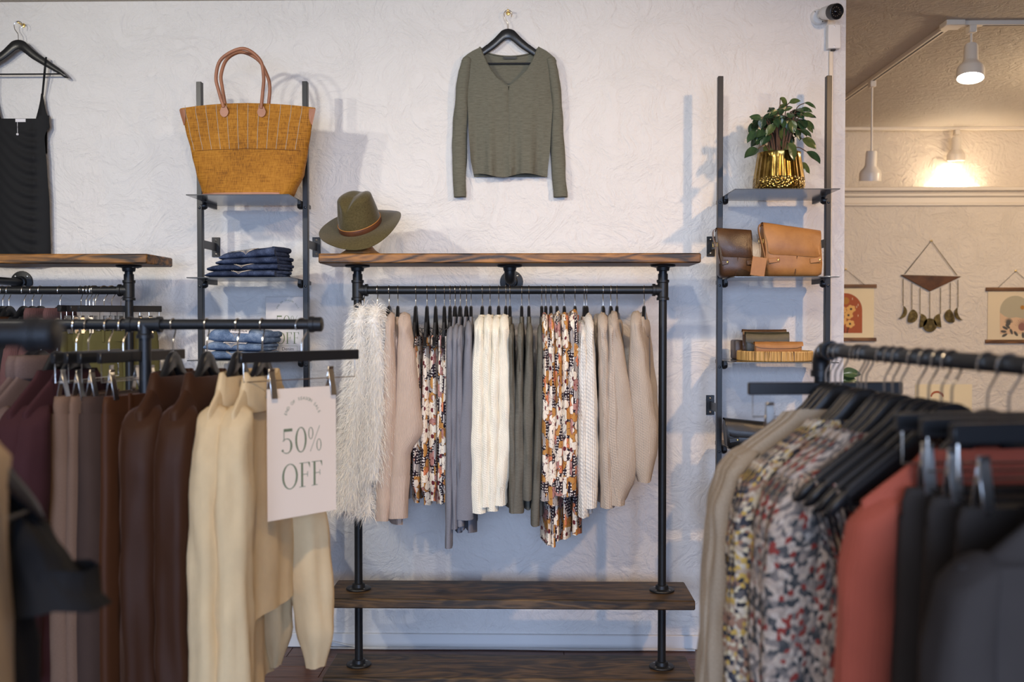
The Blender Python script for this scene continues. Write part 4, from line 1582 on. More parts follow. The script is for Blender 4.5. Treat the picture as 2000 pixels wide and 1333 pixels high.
for sg_ in (-1, 1):
    rows = []
    for k in range(7):
        yy = lerp(183, 238, k / 6)
        a, b_ = lerp(80, 68, (k / 6) ** 1.4), lin(EDR, yy)
        rows.append([P(36 + sg_ * (lerp(a, b_, j / 6) - 36), yy, WY - 0.030 - 0.004 * math.sin(PI * j / 6)) for j in range(7)])
    obj('bodice_side', MB().grid(rows, False), f_slip, dr, smooth=80)
    for dx in (0, 4):
        obj('strap', MB().tube([P(36 + sg_ * (82 - 36 + dx * 0.4), 184, WY - 0.032), P(36 + sg_ * (88 - 36 + dx * 0.6), 118, WY - 0.054), P(36 + sg_ * (89 - 36 + dx * 0.5), 112, DY), P(36 + sg_ * (90 - 36), 125, WY - 0.03), P(36 + sg_ * (84 - 36), 186, WY - 0.02)], 0.0022, 6), f_slip, dr)
rows = [[P(lerp(-20, 92, j / 12), lerp(231, 300, k / 4) + (6 * math.sin(PI * j / 12) if k == 0 else 0), WY - 0.012) for j in range(13)] for k in range(5)]
obj('back_panel', MB().grid(rows, False), f_slip, dr, smooth=80)
tp = P(40, 238, WY - 0.056)
obj('size_tag', MB().rbox((tp.x, tp.y, tp.z + 0.006), (0.046, 0.001, 0.014), 0.0003), m_label, dr)
tg = obj('price_string', MB().tube([(tp.x - 0.014, tp.y, tp.z), (tp.x - 0.013, tp.y - 0.001, tp.z - 0.05)], 0.0011, 5), m_label, dr)
obj('price_bead', MB().lathe([(0, 0.006), (0.005, 0.004), (0.006, 0), (0.005, -0.004), (0, -0.006)], 10, (tp.x - 0.013, tp.y - 0.001, tp.z - 0.056)), m_label, dr)


# ---- straw tote on the left tower
def raffia():
    t = NT('mustard_raffia')
    o = t.coord('Object')
    a = t.noise(t.vec('MULTIPLY', o, (340.0, 340.0, 22.0)), 1.0, 3, 0.6)
    b_ = t.noise(t.vec('MULTIPLY', o, (18.0, 18.0, 420.0)), 1.0, 3, 0.6)
    c_ = t.noise(o, 7, 3)
    k = t.math('ADD', t.math('MULTIPLY', t.math('ADD', a, b_), 0.42), t.math('MULTIPLY', c_, 0.22))
    t.bump(t.math('ADD', a, b_), 0.35, 0.003)
    return t.out(t.ramp(k, [(0.40, srgb(108, 66, 14)), (0.52, srgb(160, 104, 24)), (0.66, srgb(184, 128, 44))]), 0.7, 0, 0.3)


m_raffia = raffia()
m_tan = leather('tan_leather', srgb(198, 132, 84), srgb(158, 98, 60))
m_pinktan = leather('natural_leather', srgb(170, 114, 84), srgb(140, 90, 64))
TOY = 4.15
tote = thing('tote_bag', 'mustard woven tote bag with two tan leather loop handles', 'bag', (P(482, 300, TOY).x, TOY, LSH[0]))
T0 = Vector((P(482, 300, TOY).x, TOY, LSH[0]))
TW = [(376, 398, 566), (360, 391, 574), (330, 381, 590), (285, 370, 598), (240, 358, 605), (197, 347, 613)]


def tote_w(yy):
    l, r = interp([(a, b, c) for a, b, c in TW], yy)
    return P(l, yy, TOY - 0.03).x - T0.x, P(r, yy, TOY - 0.03).x - T0.x


def tote_d(q):
    return lerp(0.075, 0.016, q)


ZT0 = P(480, 375, TOY - 0.06).z


def tote_z(yy):
    return max(0.0, P(480, yy, TOY - 0.06).z - ZT0)


def tote_front(x, yy):
    l, r = tote_w(yy)
    c, w = (l + r) / 2, (r - l) / 2
    q = (375 - yy) / 180
    return -tote_d(q) * max(0, 1 - min(1, abs((x - c) / w)) ** 3.3) ** 0.3 - 0.004 * math.sin(14 * x + 2 * q)


rows = []
for k in range(17):
    yy = lerp(375, 195, k / 16)
    q = k / 16
    l, r = tote_w(yy)
    c, w = (l + r) / 2, (r - l) / 2
    row = []
    n = 48
    for j in range(n):
        a = 2 * PI * j / n
        x = c + w * sgnpow(math.cos(a), 0.6)
        f = tote_front(x, yy)
        y = f if math.sin(a) < 0 else -f
        z = tote_z(yy) + (0.018 * (1 - ((x - c) / w) ** 2) - 0.004 if k == 16 else 0)
        row.append((x, y, z))
    rows.append(row)
obj('body', MB().grid(rows, True, True, False), m_raffia, tote, smooth=80)
l, r = tote_w(374)
rows = [[(lerp(l - 0.002, r - 0.035, j / 16), tote_front(lerp(l + 0.006, r - 0.035, j / 16), 372) - 0.003, z) for j in range(17)] for z in (0.001, 0.014)]
obj('base_trim', MB().grid(rows, False), m_pinktan, tote)
for i in range(12):
    px = 362 + i * 20.2
    pts = []
    for k in range(9):
        yy = lerp(196, 282, k / 8)
        l, r = tote_w(yy)
        l2, r2 = tote_w(240)
        s = (px - 352) / (608 - 352)
        x = lerp(l, r, s)
        pts.append((x, tote_front(x, yy) - 0.0008, tote_z(yy) + (0.010 if k == 0 else 0)))
    obj('stitch_line', MB().tube(pts, 0.0010, 4), m_stitch, tote)
l, r = tote_w(284)
obj('seam', MB().tube([(lerp(l, r, j / 20), tote_front(lerp(l, r, j / 20), 284) - 0.0006, tote_z(284) + 0.006 * math.sin(PI * j / 20)) for j in range(21)], 0.0010, 4), plain('seam_thread', srgb(110, 66, 20), 0.8), tote)
for sd in (0, 1):
    rows = []
    for k in range(6):
        yy = lerp(199, 231, k / 5)
        l, r = tote_w(yy)
        wd = 0.022 * (1 - (k / 5) ** 2) + 0.001
        xs = [l - 0.003, l + wd] if sd == 0 else [r - wd, r + 0.003]
        rows.append([(lerp(xs[0], xs[1], j / 4), tote_front(max(l + 0.001, min(r - 0.001, lerp(xs[0], xs[1], j / 4))), yy) - 0.004, tote_z(yy)) for j in range(5)])
    obj('corner_patch', MB().grid(rows, False), m_pinktan, tote)


def bez(pts, n=8):
    out = []
    P_ = [Vector(p) for p in pts]
    for i in range(len(P_) - 1):
        p0, p1, p2, p3 = P_[max(i - 1, 0)], P_[i], P_[i + 1], P_[min(i + 2, len(P_) - 1)]
        for k in range(n):
            t = k / n
            out.append(0.5 * ((2 * p1) + (p2 - p0) * t + (2 * p0 - 5 * p1 + 4 * p2 - p3) * t * t + (3 * p1 - p0 - 3 * p2 + p3) * t ** 3))
    out.append(P_[-1])
    return out


for hpts, yy_ in (([(437, 210), (428, 180), (422, 150), (433, 115), (474, 95), (507, 116), (515, 150), (513, 182), (510, 212)], -0.03),
                  ([(441, 210), (434, 170), (432, 145), (444, 115), (472, 102), (505, 118), (522, 148), (527, 172), (524, 210)], 0.03)):
    pts = [P(a, b_, TOY + yy_) - T0 for a, b_ in hpts]
    obj('handle', MB().tube(bez(pts), 0.0072, 10), m_pinktan, tote)
for px in (437, 510):
    p = P(px, 217, TOY - 0.035) - T0
    x = p.x
    y = tote_front(x, 217) - 0.004
    out = [(x + 0.018 * math.cos(a) * (1 if math.sin(a) < 0.3 else 0.85), p.z + 0.024 * math.sin(a)) for a in [2 * PI * k / 18 for k in range(18)]]
    obj('handle_tab', MB().prism(out, y - 0.002, y + 0.006), m_pinktan, tote)

# ---- felt hat on a wicker stand
BT = TOPZ + 0.039
HY = 4.08
hx = P(704, 450, HY).x
t_ = NT('wicker')
o_ = t_.coord('UV')
br = t_.n('ShaderNodeTexBrick', {'offset': 0.5}, Scale=1.0)
t_.set(br, 'Vector', t_.vec('MULTIPLY', o_, (90.0, 190.0, 1.0)))
t_.set(br, 'Color1', srgb(196, 150, 92) + (1,))
t_.set(br, 'Color2', srgb(168, 118, 66) + (1,))
t_.set(br, 'Mortar', srgb(66, 42, 22) + (1,))
t_.set(br, 'Mortar Size', 0.07)
t_.bump(br.outputs[1], -0.6, 0.003)
m_wicker = t_.out(br.outputs[0], 0.6, 0, 0.35)
st = thing('hat_stand', 'woven wicker head stand under the olive felt hat', 'stand', (hx, HY, BT))
obj('base', MB().lathe([(0.0, 0.0), (0.080, 0.0), (0.082, 0.006), (0.062, 0.020), (0.045, 0.040), (0.037, 0.065)], 32), m_wicker, st, smooth=80)
obj('head_form', MB().lathe([(0.037, 0.065), (0.045, 0.085), (0.062, 0.11), (0.070, 0.145), (0.064, 0.18), (0.04, 0.205), (0.0, 0.212)], 32), m_wicker, st, smooth=80)
t_ = NT('olive_felt')
nf = t_.noise(t_.coord('Object'), 160, 4, 0.7)
t_.bump(nf, 0.15, 0.002)
m_felt_hat = t_.out(t_.ramp(nf, [(0.3, srgb(70, 60, 34)), (0.7, srgb(92, 82, 52))]), 0.9, 0, 0.2, 0.35)
hat = thing('felt_hat', 'olive felt fedora with wide brim and brown leather band', 'hat', (hx, HY, BT + 0.122), 0)
hat.rotation_euler = (Matrix.Rotation(math.radians(-9), 3, 'Y') @ Matrix.Rotation(math.radians(31), 3, 'X') @ Matrix.Rotation(math.radians(-24), 3, 'Z')).to_euler()


def crown_pt(th, v):
    """v 0 at the band, 1 at the crown's middle"""
    rx, ry = 0.083, 0.098
    if v < 0.7:
        s = 1 - 0.16 * (v / 0.7) ** 1.5
        z = 0.118 * (v / 0.7) ** 0.95
    else:
        q = (v - 0.7) / 0.3
        s = 0.84 * math.cos(q * PI / 2) ** 0.75 if q < 1 else 0.0
        z = 0.118 + 0.022 * math.sin(q * PI / 2)
    x, y = rx * s * math.cos(th), ry * s * math.sin(th)
    # lengthwise crease, deeper and pinched at the front (-y)
    fr = max(0, -y / ry)
    top = max(0, (z - 0.055) / 0.085)
    z -= (0.014 + 0.034 * fr ** 1.5) * math.exp(-(x / (0.020 + 0.006 * (1 - fr))) ** 2) * min(1, top * 1.4) * (0.55 + 0.45 * math.cos(y / ry * 1.2))
    pin = math.exp(-((abs(x) - 0.045) / 0.022) ** 2) * fr * max(0, min(1, (z - 0.03) / 0.06))
    y += 0.020 * pin
    x *= 1 - 0.12 * fr * top
    return (x, y, z)


rows = [[crown_pt(2 * PI * j / 56, k / 22) for j in range(56)] for k in range(23)]
obj('crown', MB().grid(rows, True, False, True), m_felt_hat, hat, smooth=80)


def brim_pt(th, v):
    rx, ry = lerp(0.083, 0.170, v), lerp(0.098, 0.178, v)
    z = 0.012 * v * v * math.cos(2 * th - 0.8) - 0.004 * v * v + 0.007 * v ** 2 * math.sin(3 * th + 1.0)
    return (rx * math.cos(th), ry * math.sin(th), z)


rows = [[brim_pt(2 * PI * j / 64, k / 9) for j in range(64)] for k in range(10)]
lower = [[(p[0], p[1], p[2] - 0.0035) for p in r] for r in rows[::-1]]
obj('brim', MB().grid(rows + lower), m_felt_hat, hat, smooth=80)
rows = [[(0.0845 * f * math.cos(2 * PI * j / 48), 0.0995 * f * math.sin(2 * PI * j / 48), z) for j in range(48)] for z, f in ((-0.001, 1.0), (0.003, 1.018), (0.020, 1.006), (0.0225, 0.99))]
obj('band', MB().grid(rows), leather('brown_band', srgb(98, 58, 36), srgb(70, 40, 24)), hat, smooth=60)
rows = [[((0.0845) * math.cos(2 * PI * j / 48), 0.0995 * math.sin(2 * PI * j / 48), 0.0225)] for j in range(49)]
obj('band_piping', MB().tube([r[0] for r in rows], 0.0014, 6, False), plain('amber_edge', srgb(188, 124, 54), 0.5), hat)

# ---- folded jeans
m_den_d = denim('dark_denim', srgb(42, 52, 76), srgb(80, 92, 120))
m_den_l = denim('light_denim', srgb(94, 116, 148), srgb(146, 164, 188))
JY = 4.14


def jeans(label, group, shelf_z, mat, xl, xr, lo, hi, depth=0.12, seed=0, patch=None, pocket=True, ends=True):
    """lo, hi: ((z left, z right)) heights above the shelf"""
    x0, x1 = P(xl, 520, JY - depth).x, P(xr, 520, JY - depth).x
    g = thing('folded_jeans', label, 'jeans', ((x0 + x1) / 2, JY, shelf_z), 0, group)
    hw = (x1 - x0) / 2
    rows = []
    n = 26
    for k in range(15):
        s = k / 14
        x = lerp(-hw, hw, s)
        zl, zh = lerp(lo[0], lo[1], s), lerp(hi[0], hi[1], s)
        e = min(1, (0.12 + s * 8), (0.55 + (1 - s) * 10))
        c, h = (zl + zh) / 2, (zh - zl) / 2 * (0.35 + 0.65 * min(1, e))
        c = zl + h + (zh - zl - 2 * h) * 0.2
        row = []
        for j in range(n):
            a = 2 * PI * j / n
            y = depth * sgnpow(math.cos(a), 0.55) * (0.9 + 0.1 * min(1, e))
            z = c + h * sgnpow(math.sin(a), 0.6) + 0.0025 * noise.noise((x * 25, y * 20, seed * 5.0)) * (math.sin(a) > -0.2)
            row.append((x, y + 0.004 * noise.noise((x * 18, z * 30, seed)), max(zl, z)))
        rows.append(row)
    obj('denim', MB().grid(rows, True, True, True), mat, g, smooth=60)

    def surf(s, t):
        """point on the front rounding: s across, t 0 (bottom) .. 1 (top, going back)"""
        k = max(0, min(13, int(s * 14)))
        f = s * 14 - k
        a = PI + (0.35 - t * 1.75)
        def at(kk):
            x = lerp(-hw, hw, kk / 14)
            zl, zh = lerp(lo[0], lo[1], kk / 14), lerp(hi[0], hi[1], kk / 14)
            return Vector((x, depth * sgnpow(math.cos(a), 0.55), (zl + zh) / 2 + (zh - zl) / 2 * sgnpow(math.sin(a), 0.6)))
        p = at(k).lerp(at(k + 1), f)
        return p + Vector((0, -0.0022, 0.0016))
    if ends:
        for q in range(2):
            zc_ = lerp(lo[1], hi[1], 0.3 + 0.4 * q)
            b_ = MB()
            rr = (hi[1] - lo[1]) * 0.24
            b_.tube([(hw - 0.012, -depth * 0.75, zc_), (hw + 0.012 + 0.006 * q, -depth * 0.2, zc_), (hw + 0.016 + 0.01 * q, depth * 0.3, zc_), (hw + 0.005, depth * 0.8, zc_)], rr, 8)
            obj('folded_leg', b_, mat, g, smooth=60)
    if pocket:
        for off in (0.0, 0.025):
            ps = [(0.36 + off, 0.85), (0.40 + off, 0.45), (0.50, 0.15 + off * 4), (0.62 - off, 0.45), (0.68 - off, 0.85)]
            pts = []
            for a_, b_ in zip(ps, ps[1:]):
                for k in range(5):
                    pts.append(surf(lerp(a_[0], b_[0], k / 5), lerp(a_[1], b_[1], k / 5)))
            pts.append(surf(*ps[-1]))
            obj('pocket_stitch', MB().tube(pts, 0.0011, 4), m_stitch, g)
    if patch:
        s0, s1, t0, t1 = patch
        rows = [[surf(lerp(s0, s1, j / 8), lerp(t0, t1, k / 5)) + Vector((0, -0.0015, 0.0015)) for j in range(9)] for k in range(6)]
        pa = obj('label_patch', MB().grid(rows, False), m_label, g)
        b_ = MB()
        vs, fs = text_data('PISTOLA', 1.0)
        mx = max(abs(v.x) for v in vs)
        b_.add([surf(lerp(s0, s1, 0.5 + v.x / mx * 0.42), lerp(t0, t1, 0.12 + max(0, v.y) * 0.34)) + Vector((0, -0.003, 0.003)) for v in vs], fs)
        obj('lettering', b_, m_ink, pa, smooth=0)
    return g


GJ = 'dark blue folded jeans'
u_ = 1 / 480
jeans('bottom pair of the four dark blue folded jeans', GJ, LSH[1], m_den_d, 397, 535, (0, 0), (0.026, 0.032), 0.125, 1)
jeans('second from the bottom of the four dark blue folded jeans', GJ, LSH[1], m_den_d, 402, 541, (0.024, 0.030), (0.052, 0.058), 0.12, 2)
jeans('third from the bottom of the four dark blue folded jeans', GJ, LSH[1], m_den_d, 419, 540, (0.050, 0.054), (0.075, 0.088), 0.118, 3, pocket=False)
jeans('top pair of the dark blue folded jeans, with white paper label', GJ, LSH[1], m_den_d, 426, 535, (0.070, 0.083), (0.098, 0.130), 0.112, 4, patch=(0.16, 0.62, 0.55, 1.0))
GJ = 'light blue folded jeans'
jeans('bottom pair of the three light blue folded jeans', GJ, LSH[2], m_den_l, 396, 508, (0, 0), (0.040, 0.036), 0.125, 5)
jeans('middle pair of the three light blue folded jeans', GJ, LSH[2], m_den_l, 394, 508, (0.038, 0.034), (0.078, 0.068), 0.12, 6, patch=(0.35, 0.75, 0.45, 0.68))
jeans('top pair of the light blue folded jeans, with printed white label', GJ, LSH[2], m_den_l, 402, 514, (0.074, 0.064), (0.135, 0.120), 0.115, 7, patch=(0.42, 0.74, 0.30, 1.0))

# ---- acrylic denim sign on the left tower
t_ = NT('glossy_sign_card')
m_gloss = t_.out(srgb(214, 208, 204), 0.5, 0, 0.5)
t_.set(t_.b, 'Coat Weight', 1.0)
t_.set(t_.b, 'Coat Roughness', 0.03)
t_.set(t_.b, 'Coat IOR', 1.8)
DSY = 4.30
pa, pb = P(519, 580, DSY), P(605, 580, DSY)
ds = thing('shelf_sign', 'glossy upright sign reading 50% OFF Denim beside folded jeans', 'sign', ((pa.x + pb.x) / 2, DSY, LSH[2] + 0.001))
hh = pa.z - LSH[2] - 0.001
sale_sign(ds, pb.x - pa.x, hh, hh, 0.004, m_gloss, dept='Denim')
obj('foot', MB().rbox((0, 0.02, 0.002), (pb.x - pa.x, 0.06, 0.003), 0.001), m_gloss, ds)

# ---- plant in a brass pot
PY = 4.19
pz = RSH[0]
pcx = P(1521, 330, PY).x
plant = thing('potted_plant', 'leafy green plant in a hammered brass pot on the shelf', 'plant', (pcx, PY, pz))
t_ = NT('hammered_brass')
o_ = t_.coord('Object')
vo = t_.n('ShaderNodeTexVoronoi', None, Scale=95.0, Vector=o_)
sx = t_.n('ShaderNodeSeparateXYZ')
t_.set(sx, 0, o_)
low = t_.math('LESS_THAN', sx.outputs[2], 0.062)
t_.bump(t_.math('MULTIPLY', vo.outputs['Distance'], low), 0.8, 0.006)
m_pot = t_.out(t_.ramp(t_.noise(o_, 30, 3), [(0.3, (0.20, 0.12, 0.03)), (0.7, (0.46, 0.31, 0.09))]), 0.22, 1.0)
prof = [(0.0, 0.0), (0.082, 0.0), (0.098, 0.008), (0.1065, 0.028), (0.1065, 0.045), (0.103, 0.065), (0.097, 0.10), (0.091, 0.14), (0.0885, 0.160), (0.091, 0.168), (0.087, 0.168), (0.084, 0.14), (0.0, 0.138)]
rows = []
for r, z in prof:
    rows.append([((r * (1 + (0.016 * math.cos(24 * 2 * PI * j / 144) if 0.055 < z < 0.158 and r > 0.05 else 0))) * math.cos(2 * PI * j / 144), (r * (1 + (0.016 * math.cos(24 * 2 * PI * j / 144) if 0.055 < z < 0.158 and r > 0.05 else 0))) * math.sin(2 * PI * j / 144), z) for j in range(144)])
obj('pot', MB().grid(rows), m_pot, plant, smooth=50)
obj('soil', MB().lathe([(0.0, 0.143), (0.083, 0.141)], 20), plain('soil', (0.03, 0.02, 0.014), 0.95), plant)
t_ = NT('leaf_green')
o_ = t_.coord('Object')
oi = t_.n('ShaderNodeObjectInfo')
k = t_.math('ADD', t_.math('MULTIPLY', t_.noise(o_, 3, 3), 0.7), t_.math('MULTIPLY', oi.outputs['Random'], 0.5))
m_leaf = t_.out(t_.ramp(k, [(0.3, srgb(28, 46, 30)), (0.6, srgb(48, 74, 46)), (0.9, srgb(84, 96, 52))]), 0.3, 0, 0.5)
m_stem = plain('plant_stem', srgb(92, 66, 48), 0.6)


def leaf_mesh(name, fold, droop, asp):
    rows = []
    for k in range(9):
        s = k / 8
        w = asp * math.sin(PI * min(1, s * 0.96 + 0.04)) ** 0.75 * (1 - 0.25 * s)
        zc_ = -droop * s * s
        rows.append([(w * (j - 3) / 3, s, zc_ + fold * abs((j - 3) / 3) * w + 0.02 * math.sin(s * 9 + j)) for j in range(7)])
    return MB().grid(rows, False).mesh(name, m_leaf, 80)


LM = [leaf_mesh('leaf', 0.35, 0.18, 0.36), leaf_mesh('leaf', 0.2, 0.35, 0.40), leaf_mesh('leaf', 0.45, 0.1, 0.30)]
LP = [(620, 215), (730, 205), (905, 255), (485, 300), (785, 295), (842, 312), (620, 270), (570, 322), (280, 392), (355, 385), (450, 365), (500, 340), (590, 385), (690, 350), (520, 385), (800, 370), (878, 352), (305, 460), (380, 450), (440, 450), (885, 468), (600, 440), (680, 470), (760, 450), (835, 450), (265, 585), (298, 560), (370, 555), (315, 630), (440, 600), (525, 620), (610, 560), (660, 500), (745, 520), (690, 610), (760, 590), (822, 535), (900, 655), (262, 770), (445, 750), (720, 750), (940, 815), (850, 935), (640, 660), (580, 480), (470, 520), (700, 420), (540, 450), (640, 400), (760, 340)]
LP += [(a + dx_, b_ + dy_) for (a, b_), dx_, dy_ in zip(LP[3:37], [23, -31, 17, 38, -22, 29, -35, 14, -19, 33] * 4, [26, 31, -18, 22, 35, -12, 28, 19, -24, 15] * 4)]
rnd = random.Random(11)
pb_ = Vector((pcx, PY, pz))
for i, (a, b_) in enumerate(LP):
    px, py = 1420 + a / 5.555, 160 + b_ / 5.555
    Y = PY + rnd.uniform(-0.085, 0.05)
    c = P(px, py, Y) - pb_
    big = 0.044 if b_ < 420 else (0.056 if b_ < 640 else 0.068)
    if i in (38, 40, 41):
        big, c = 0.074, P(px, py, PY - 0.115) - pb_
    if i == 42:
        big = 0.066
    ox = c.x / 0.13
    d = Vector((ox * 0.9 + rnd.uniform(-0.4, 0.4), rnd.uniform(-0.9, 0.1), (-0.75 if b_ > 430 else rnd.uniform(-0.5, 0.25)))).normalized()
    up = Vector((rnd.uniform(-0.3, 0.3) + ox * 0.3, -0.9, 0.55)).normalized()
    xax = d.cross(up).normalized()
    zax = xax.cross(d).normalized()
    L = big * rnd.uniform(0.9, 1.15)
    base = c - d * L * 0.5
    lf = obj('leaf', LM[i % 3], None, plant, base)
    lf.rotation_euler = Matrix((xax, d, zax)).transposed().to_euler()
    lf.scale = (L, L, L)
    root = Vector((base.x * 0.28, base.y * 0.28, 0.14))
    mid = Vector((base.x * 0.62, base.y * 0.62, lerp(0.14, max(base.z, 0.15), 0.72) + 0.03))
    obj('stem', MB().tube(bez([root, mid, base], 5), [0.0028] * 5 + [0.002] * 5 + [0.0014], 6), m_stem, plant)


# ---- satchels and clutches
def satchel(label, loc, w, d, hl, hr, mat, flap_z=0.42, strap=True, name='satchel_bag', rz=0.0, rivet=True, group=None):
    g = thing(name, label, 'bag', loc, rz, group)
    n = 28

    def sec(s, a, off=0.0):
        x = lerp(-w / 2, w / 2, s)
        h = lerp(hl, hr, s)
        dd = d / 2 * (0.82 + 0.18 * math.sin(PI * s))
        z = h / 2 + (h / 2 + off) * sgnpow(math.sin(a), 0.55)
        dd *= 1.0 - 0.38 * max(0, (z / h - 0.35))
        y = (dd + off) * sgnpow(math.cos(a), 0.5)
        x += 0.010 * (z / h) * (-1 if s < 0.5 else -0.6) + 0.006 * noise.noise((s * 3, z * 12, w * 40))
        return Vector((x, y + 0.004 * noise.noise((x * 16, z * 16, 2.0)), max(z, 0.0)))
    rows = []
    for k in range(15):
        s = k / 14
        e = 0.9 if k in (0, 14) else 1.0
        r = [sec(s, 2 * PI * j / n) for j in range(n)]
        c = sum(r, Vector()) / n
        r = [Vector((p.x, c.y + (p.y - c.y) * e, max(0, c.z + (p.z - c.z) * e))) for p in r]
        rows.append(r)
    obj('body', MB().grid(rows, True, True, True), mat, g, smooth=55)
    a1 = PI + (0.5 - flap_z) * 0.4
    rows = []
    for k in range(17):
        a = lerp(math.radians(52), a1, k / 16)
        r = []
        for j in range(15):
            s = lerp(0.0, 1.0, j / 14)
            ss = s
            if k >= 14:
                ss = lerp(0.5, s, 1 - 0.03 * (k - 13) * (abs(s - 0.5) > 0.47))
            p = sec(ss, a, 0.0035)
            if k == 16:
                p.z += 0.010 * max(0, (abs(s - 0.5) - 0.40) / 0.1)
            r.append(p)
        rows.append(r)
    bk = [[p + Vector((0, 0.002 if k > 8 else 0, -0.002)) for p in r] for k, r in enumerate(rows)][::-1]
    obj('flap', MB().grid(rows + bk, False), mat, g, smooth=60)
    for s in (0.08, 0.80):
        p = sec(s + 0.07, PI + 0.06, 0.004)
        st_ = obj('pocket_strap', MB().rbox((p.x, p.y - 0.0005, hl * 0.30), (w * 0.2, 0.004, 0.020), 0.0018, Matrix.Rotation(-0.12, 3, 'Y')), mat, g)
        if rivet:
            obj('rivet', MB().lathe([(0, 0.004), (0.003, 0.0035), (0.0045, 0.001), (0.0045, -0.002)], 10, (p.x + w * 0.07, p.y - 0.0025, hl * 0.305), Matrix.Rotation(PI / 2, 3, 'X')), m_brass, st_)
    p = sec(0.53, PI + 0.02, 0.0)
    obj('pleat_shade', MB().tube([(p.x, p.y - 0.0012, hl * 0.40), (p.x - 0.004, p.y - 0.001, hl * 0.22), (p.x - 0.008, p.y * 0.97, 0.006)], 0.0016, 5), plain('pleat_shadow', srgb(70, 44, 24), 0.8), g)  # dark tube paints the shade in the pleat groove
    if strap:
        x = -w / 2
        rows = []
        path = bez([(x + 0.012, -0.01, hl * 0.86), (x - 0.020, -0.02, hl * 0.98), (x - 0.030, -0.022, hl * 0.86), (x - 0.016, -0.03, hl * 0.55), (x - 0.004, -0.034, hl * 0.28)], 6)
        rows = [[q + Vector((0, -0.010, 0)), q + Vector((0.003, -0.010, 0)), q + Vector((0.003, 0.010, 0)), q + Vector((0, 0.010, 0))] for q in path]
        sp = obj('strap', MB().grid(rows, True, True, True), mat, g)
        obj('buckle', MB().tube([(x - 0.012, -0.034, hl * 0.70), (x - 0.030, -0.034, hl * 0.70), (x - 0.030, -0.034, hl * 0.62), (x - 0.012, -0.034, hl * 0.62), (x - 0.012, -0.034, hl * 0.70)], 0.0018, 6), m_brass, sp)
    return g


m_dkbr = leather('dark_brown_leather', srgb(92, 64, 40), srgb(58, 38, 24), 0.38)
m_tan2 = leather('golden_tan_leather', srgb(176, 122, 66), srgb(146, 96, 50), 0.5)
SBY = 4.12
p = P(1443, 540, SBY - 0.05)
satchel('dark brown leather satchel beside the tan satchel', (p.x + 0.004, SBY + 0.05, RSH[1]), 0.135, 0.11, 0.205, 0.195, m_dkbr)
pa, pb = P(1499, 540, SBY - 0.06), P(1609, 540, SBY - 0.06)
tb = satchel('golden tan leather satchel with front flap on the shelf', ((pa.x + pb.x) / 2, SBY, RSH[1]), pb.x - pa.x, 0.125, 0.222, 0.188, m_tan2)
tgp = P(1482, 522, SBY - 0.09)
tg = thing('hang_tag', 'square tan leather hang tag between the two satchels', 'tag', (tgp.x, SBY - 0.085, RSH[1] + 0.002))
obj('tag_card', MB().rbox((0, 0, 0.038), (0.058, 0.003, 0.076), 0.001, Matrix.Rotation(0.14, 3, 'Y')), m_tan2, tg)
obj('tag_string', MB().tube([(0.008, 0, 0.072), (0.006, 0.01, 0.12), (0.0, 0.03, 0.17)], 0.001, 5), m_dkbr, tg)
# lower shelves, mostly behind the right rack
p = P(1440, 840, SBY)
satchel('black handbag half hidden behind the heather cardigans', (p.x + 0.06, SBY + 0.03, RSH[3]), 0.2, 0.1, 0.12, 0.10, leather('black_leather', (0.02, 0.02, 0.021), (0.01, 0.01, 0.01), 0.35), strap=False)
p = P(1392, 1000, SBY)
satchel('tan leather bag with knotted strap behind the heather cardigans', (P(1440, 1000, SBY).x + 0.06, SBY, RSH[4]), 0.24, 0.12, 0.20, 0.19, m_tan2)

# tray with clutches
TRY = 4.19
p = P(1513, 695, TRY)
tr = thing('wicker_tray', 'shallow round wicker tray holding leather clutches', 'tray', (p.x, TRY, RSH[2]))
n = 220
rows = []
for z, r in ((0.0, 0.150), (0.004, 0.154), (0.038, 0.154), (0.042, 0.151), (0.040, 0.147), (0.008, 0.146)):
    rows.append([((r + (0.0016 * math.cos(2 * PI * j / 4)) * (r > 0.15)) * math.cos(2 * PI * j / n), (r + (0.0016 * math.cos(2 * PI * j / 4)) * (r > 0.15)) * math.sin(2 * PI * j / n), z) for j in range(n)])
t_ = NT('split_cane')
o_ = t_.coord('UV')
nz = t_.noise(t_.vec('MULTIPLY', o_, (190.0, 5.0, 1.0)), 1.0, 2, 0.5)
m_cane = t_.out(t_.ramp(nz, [(0.38, srgb(96, 66, 30)), (0.46, srgb(188, 144, 82)), (0.7, srgb(214, 174, 108))]), 0.55, 0, 0.35)
obj('rim', MB().grid(rows), m_cane, tr, smooth=30)
obj('tray_floor', MB().lathe([(0.0, 0.006), (0.147, 0.006)], 40), m_cane, tr)


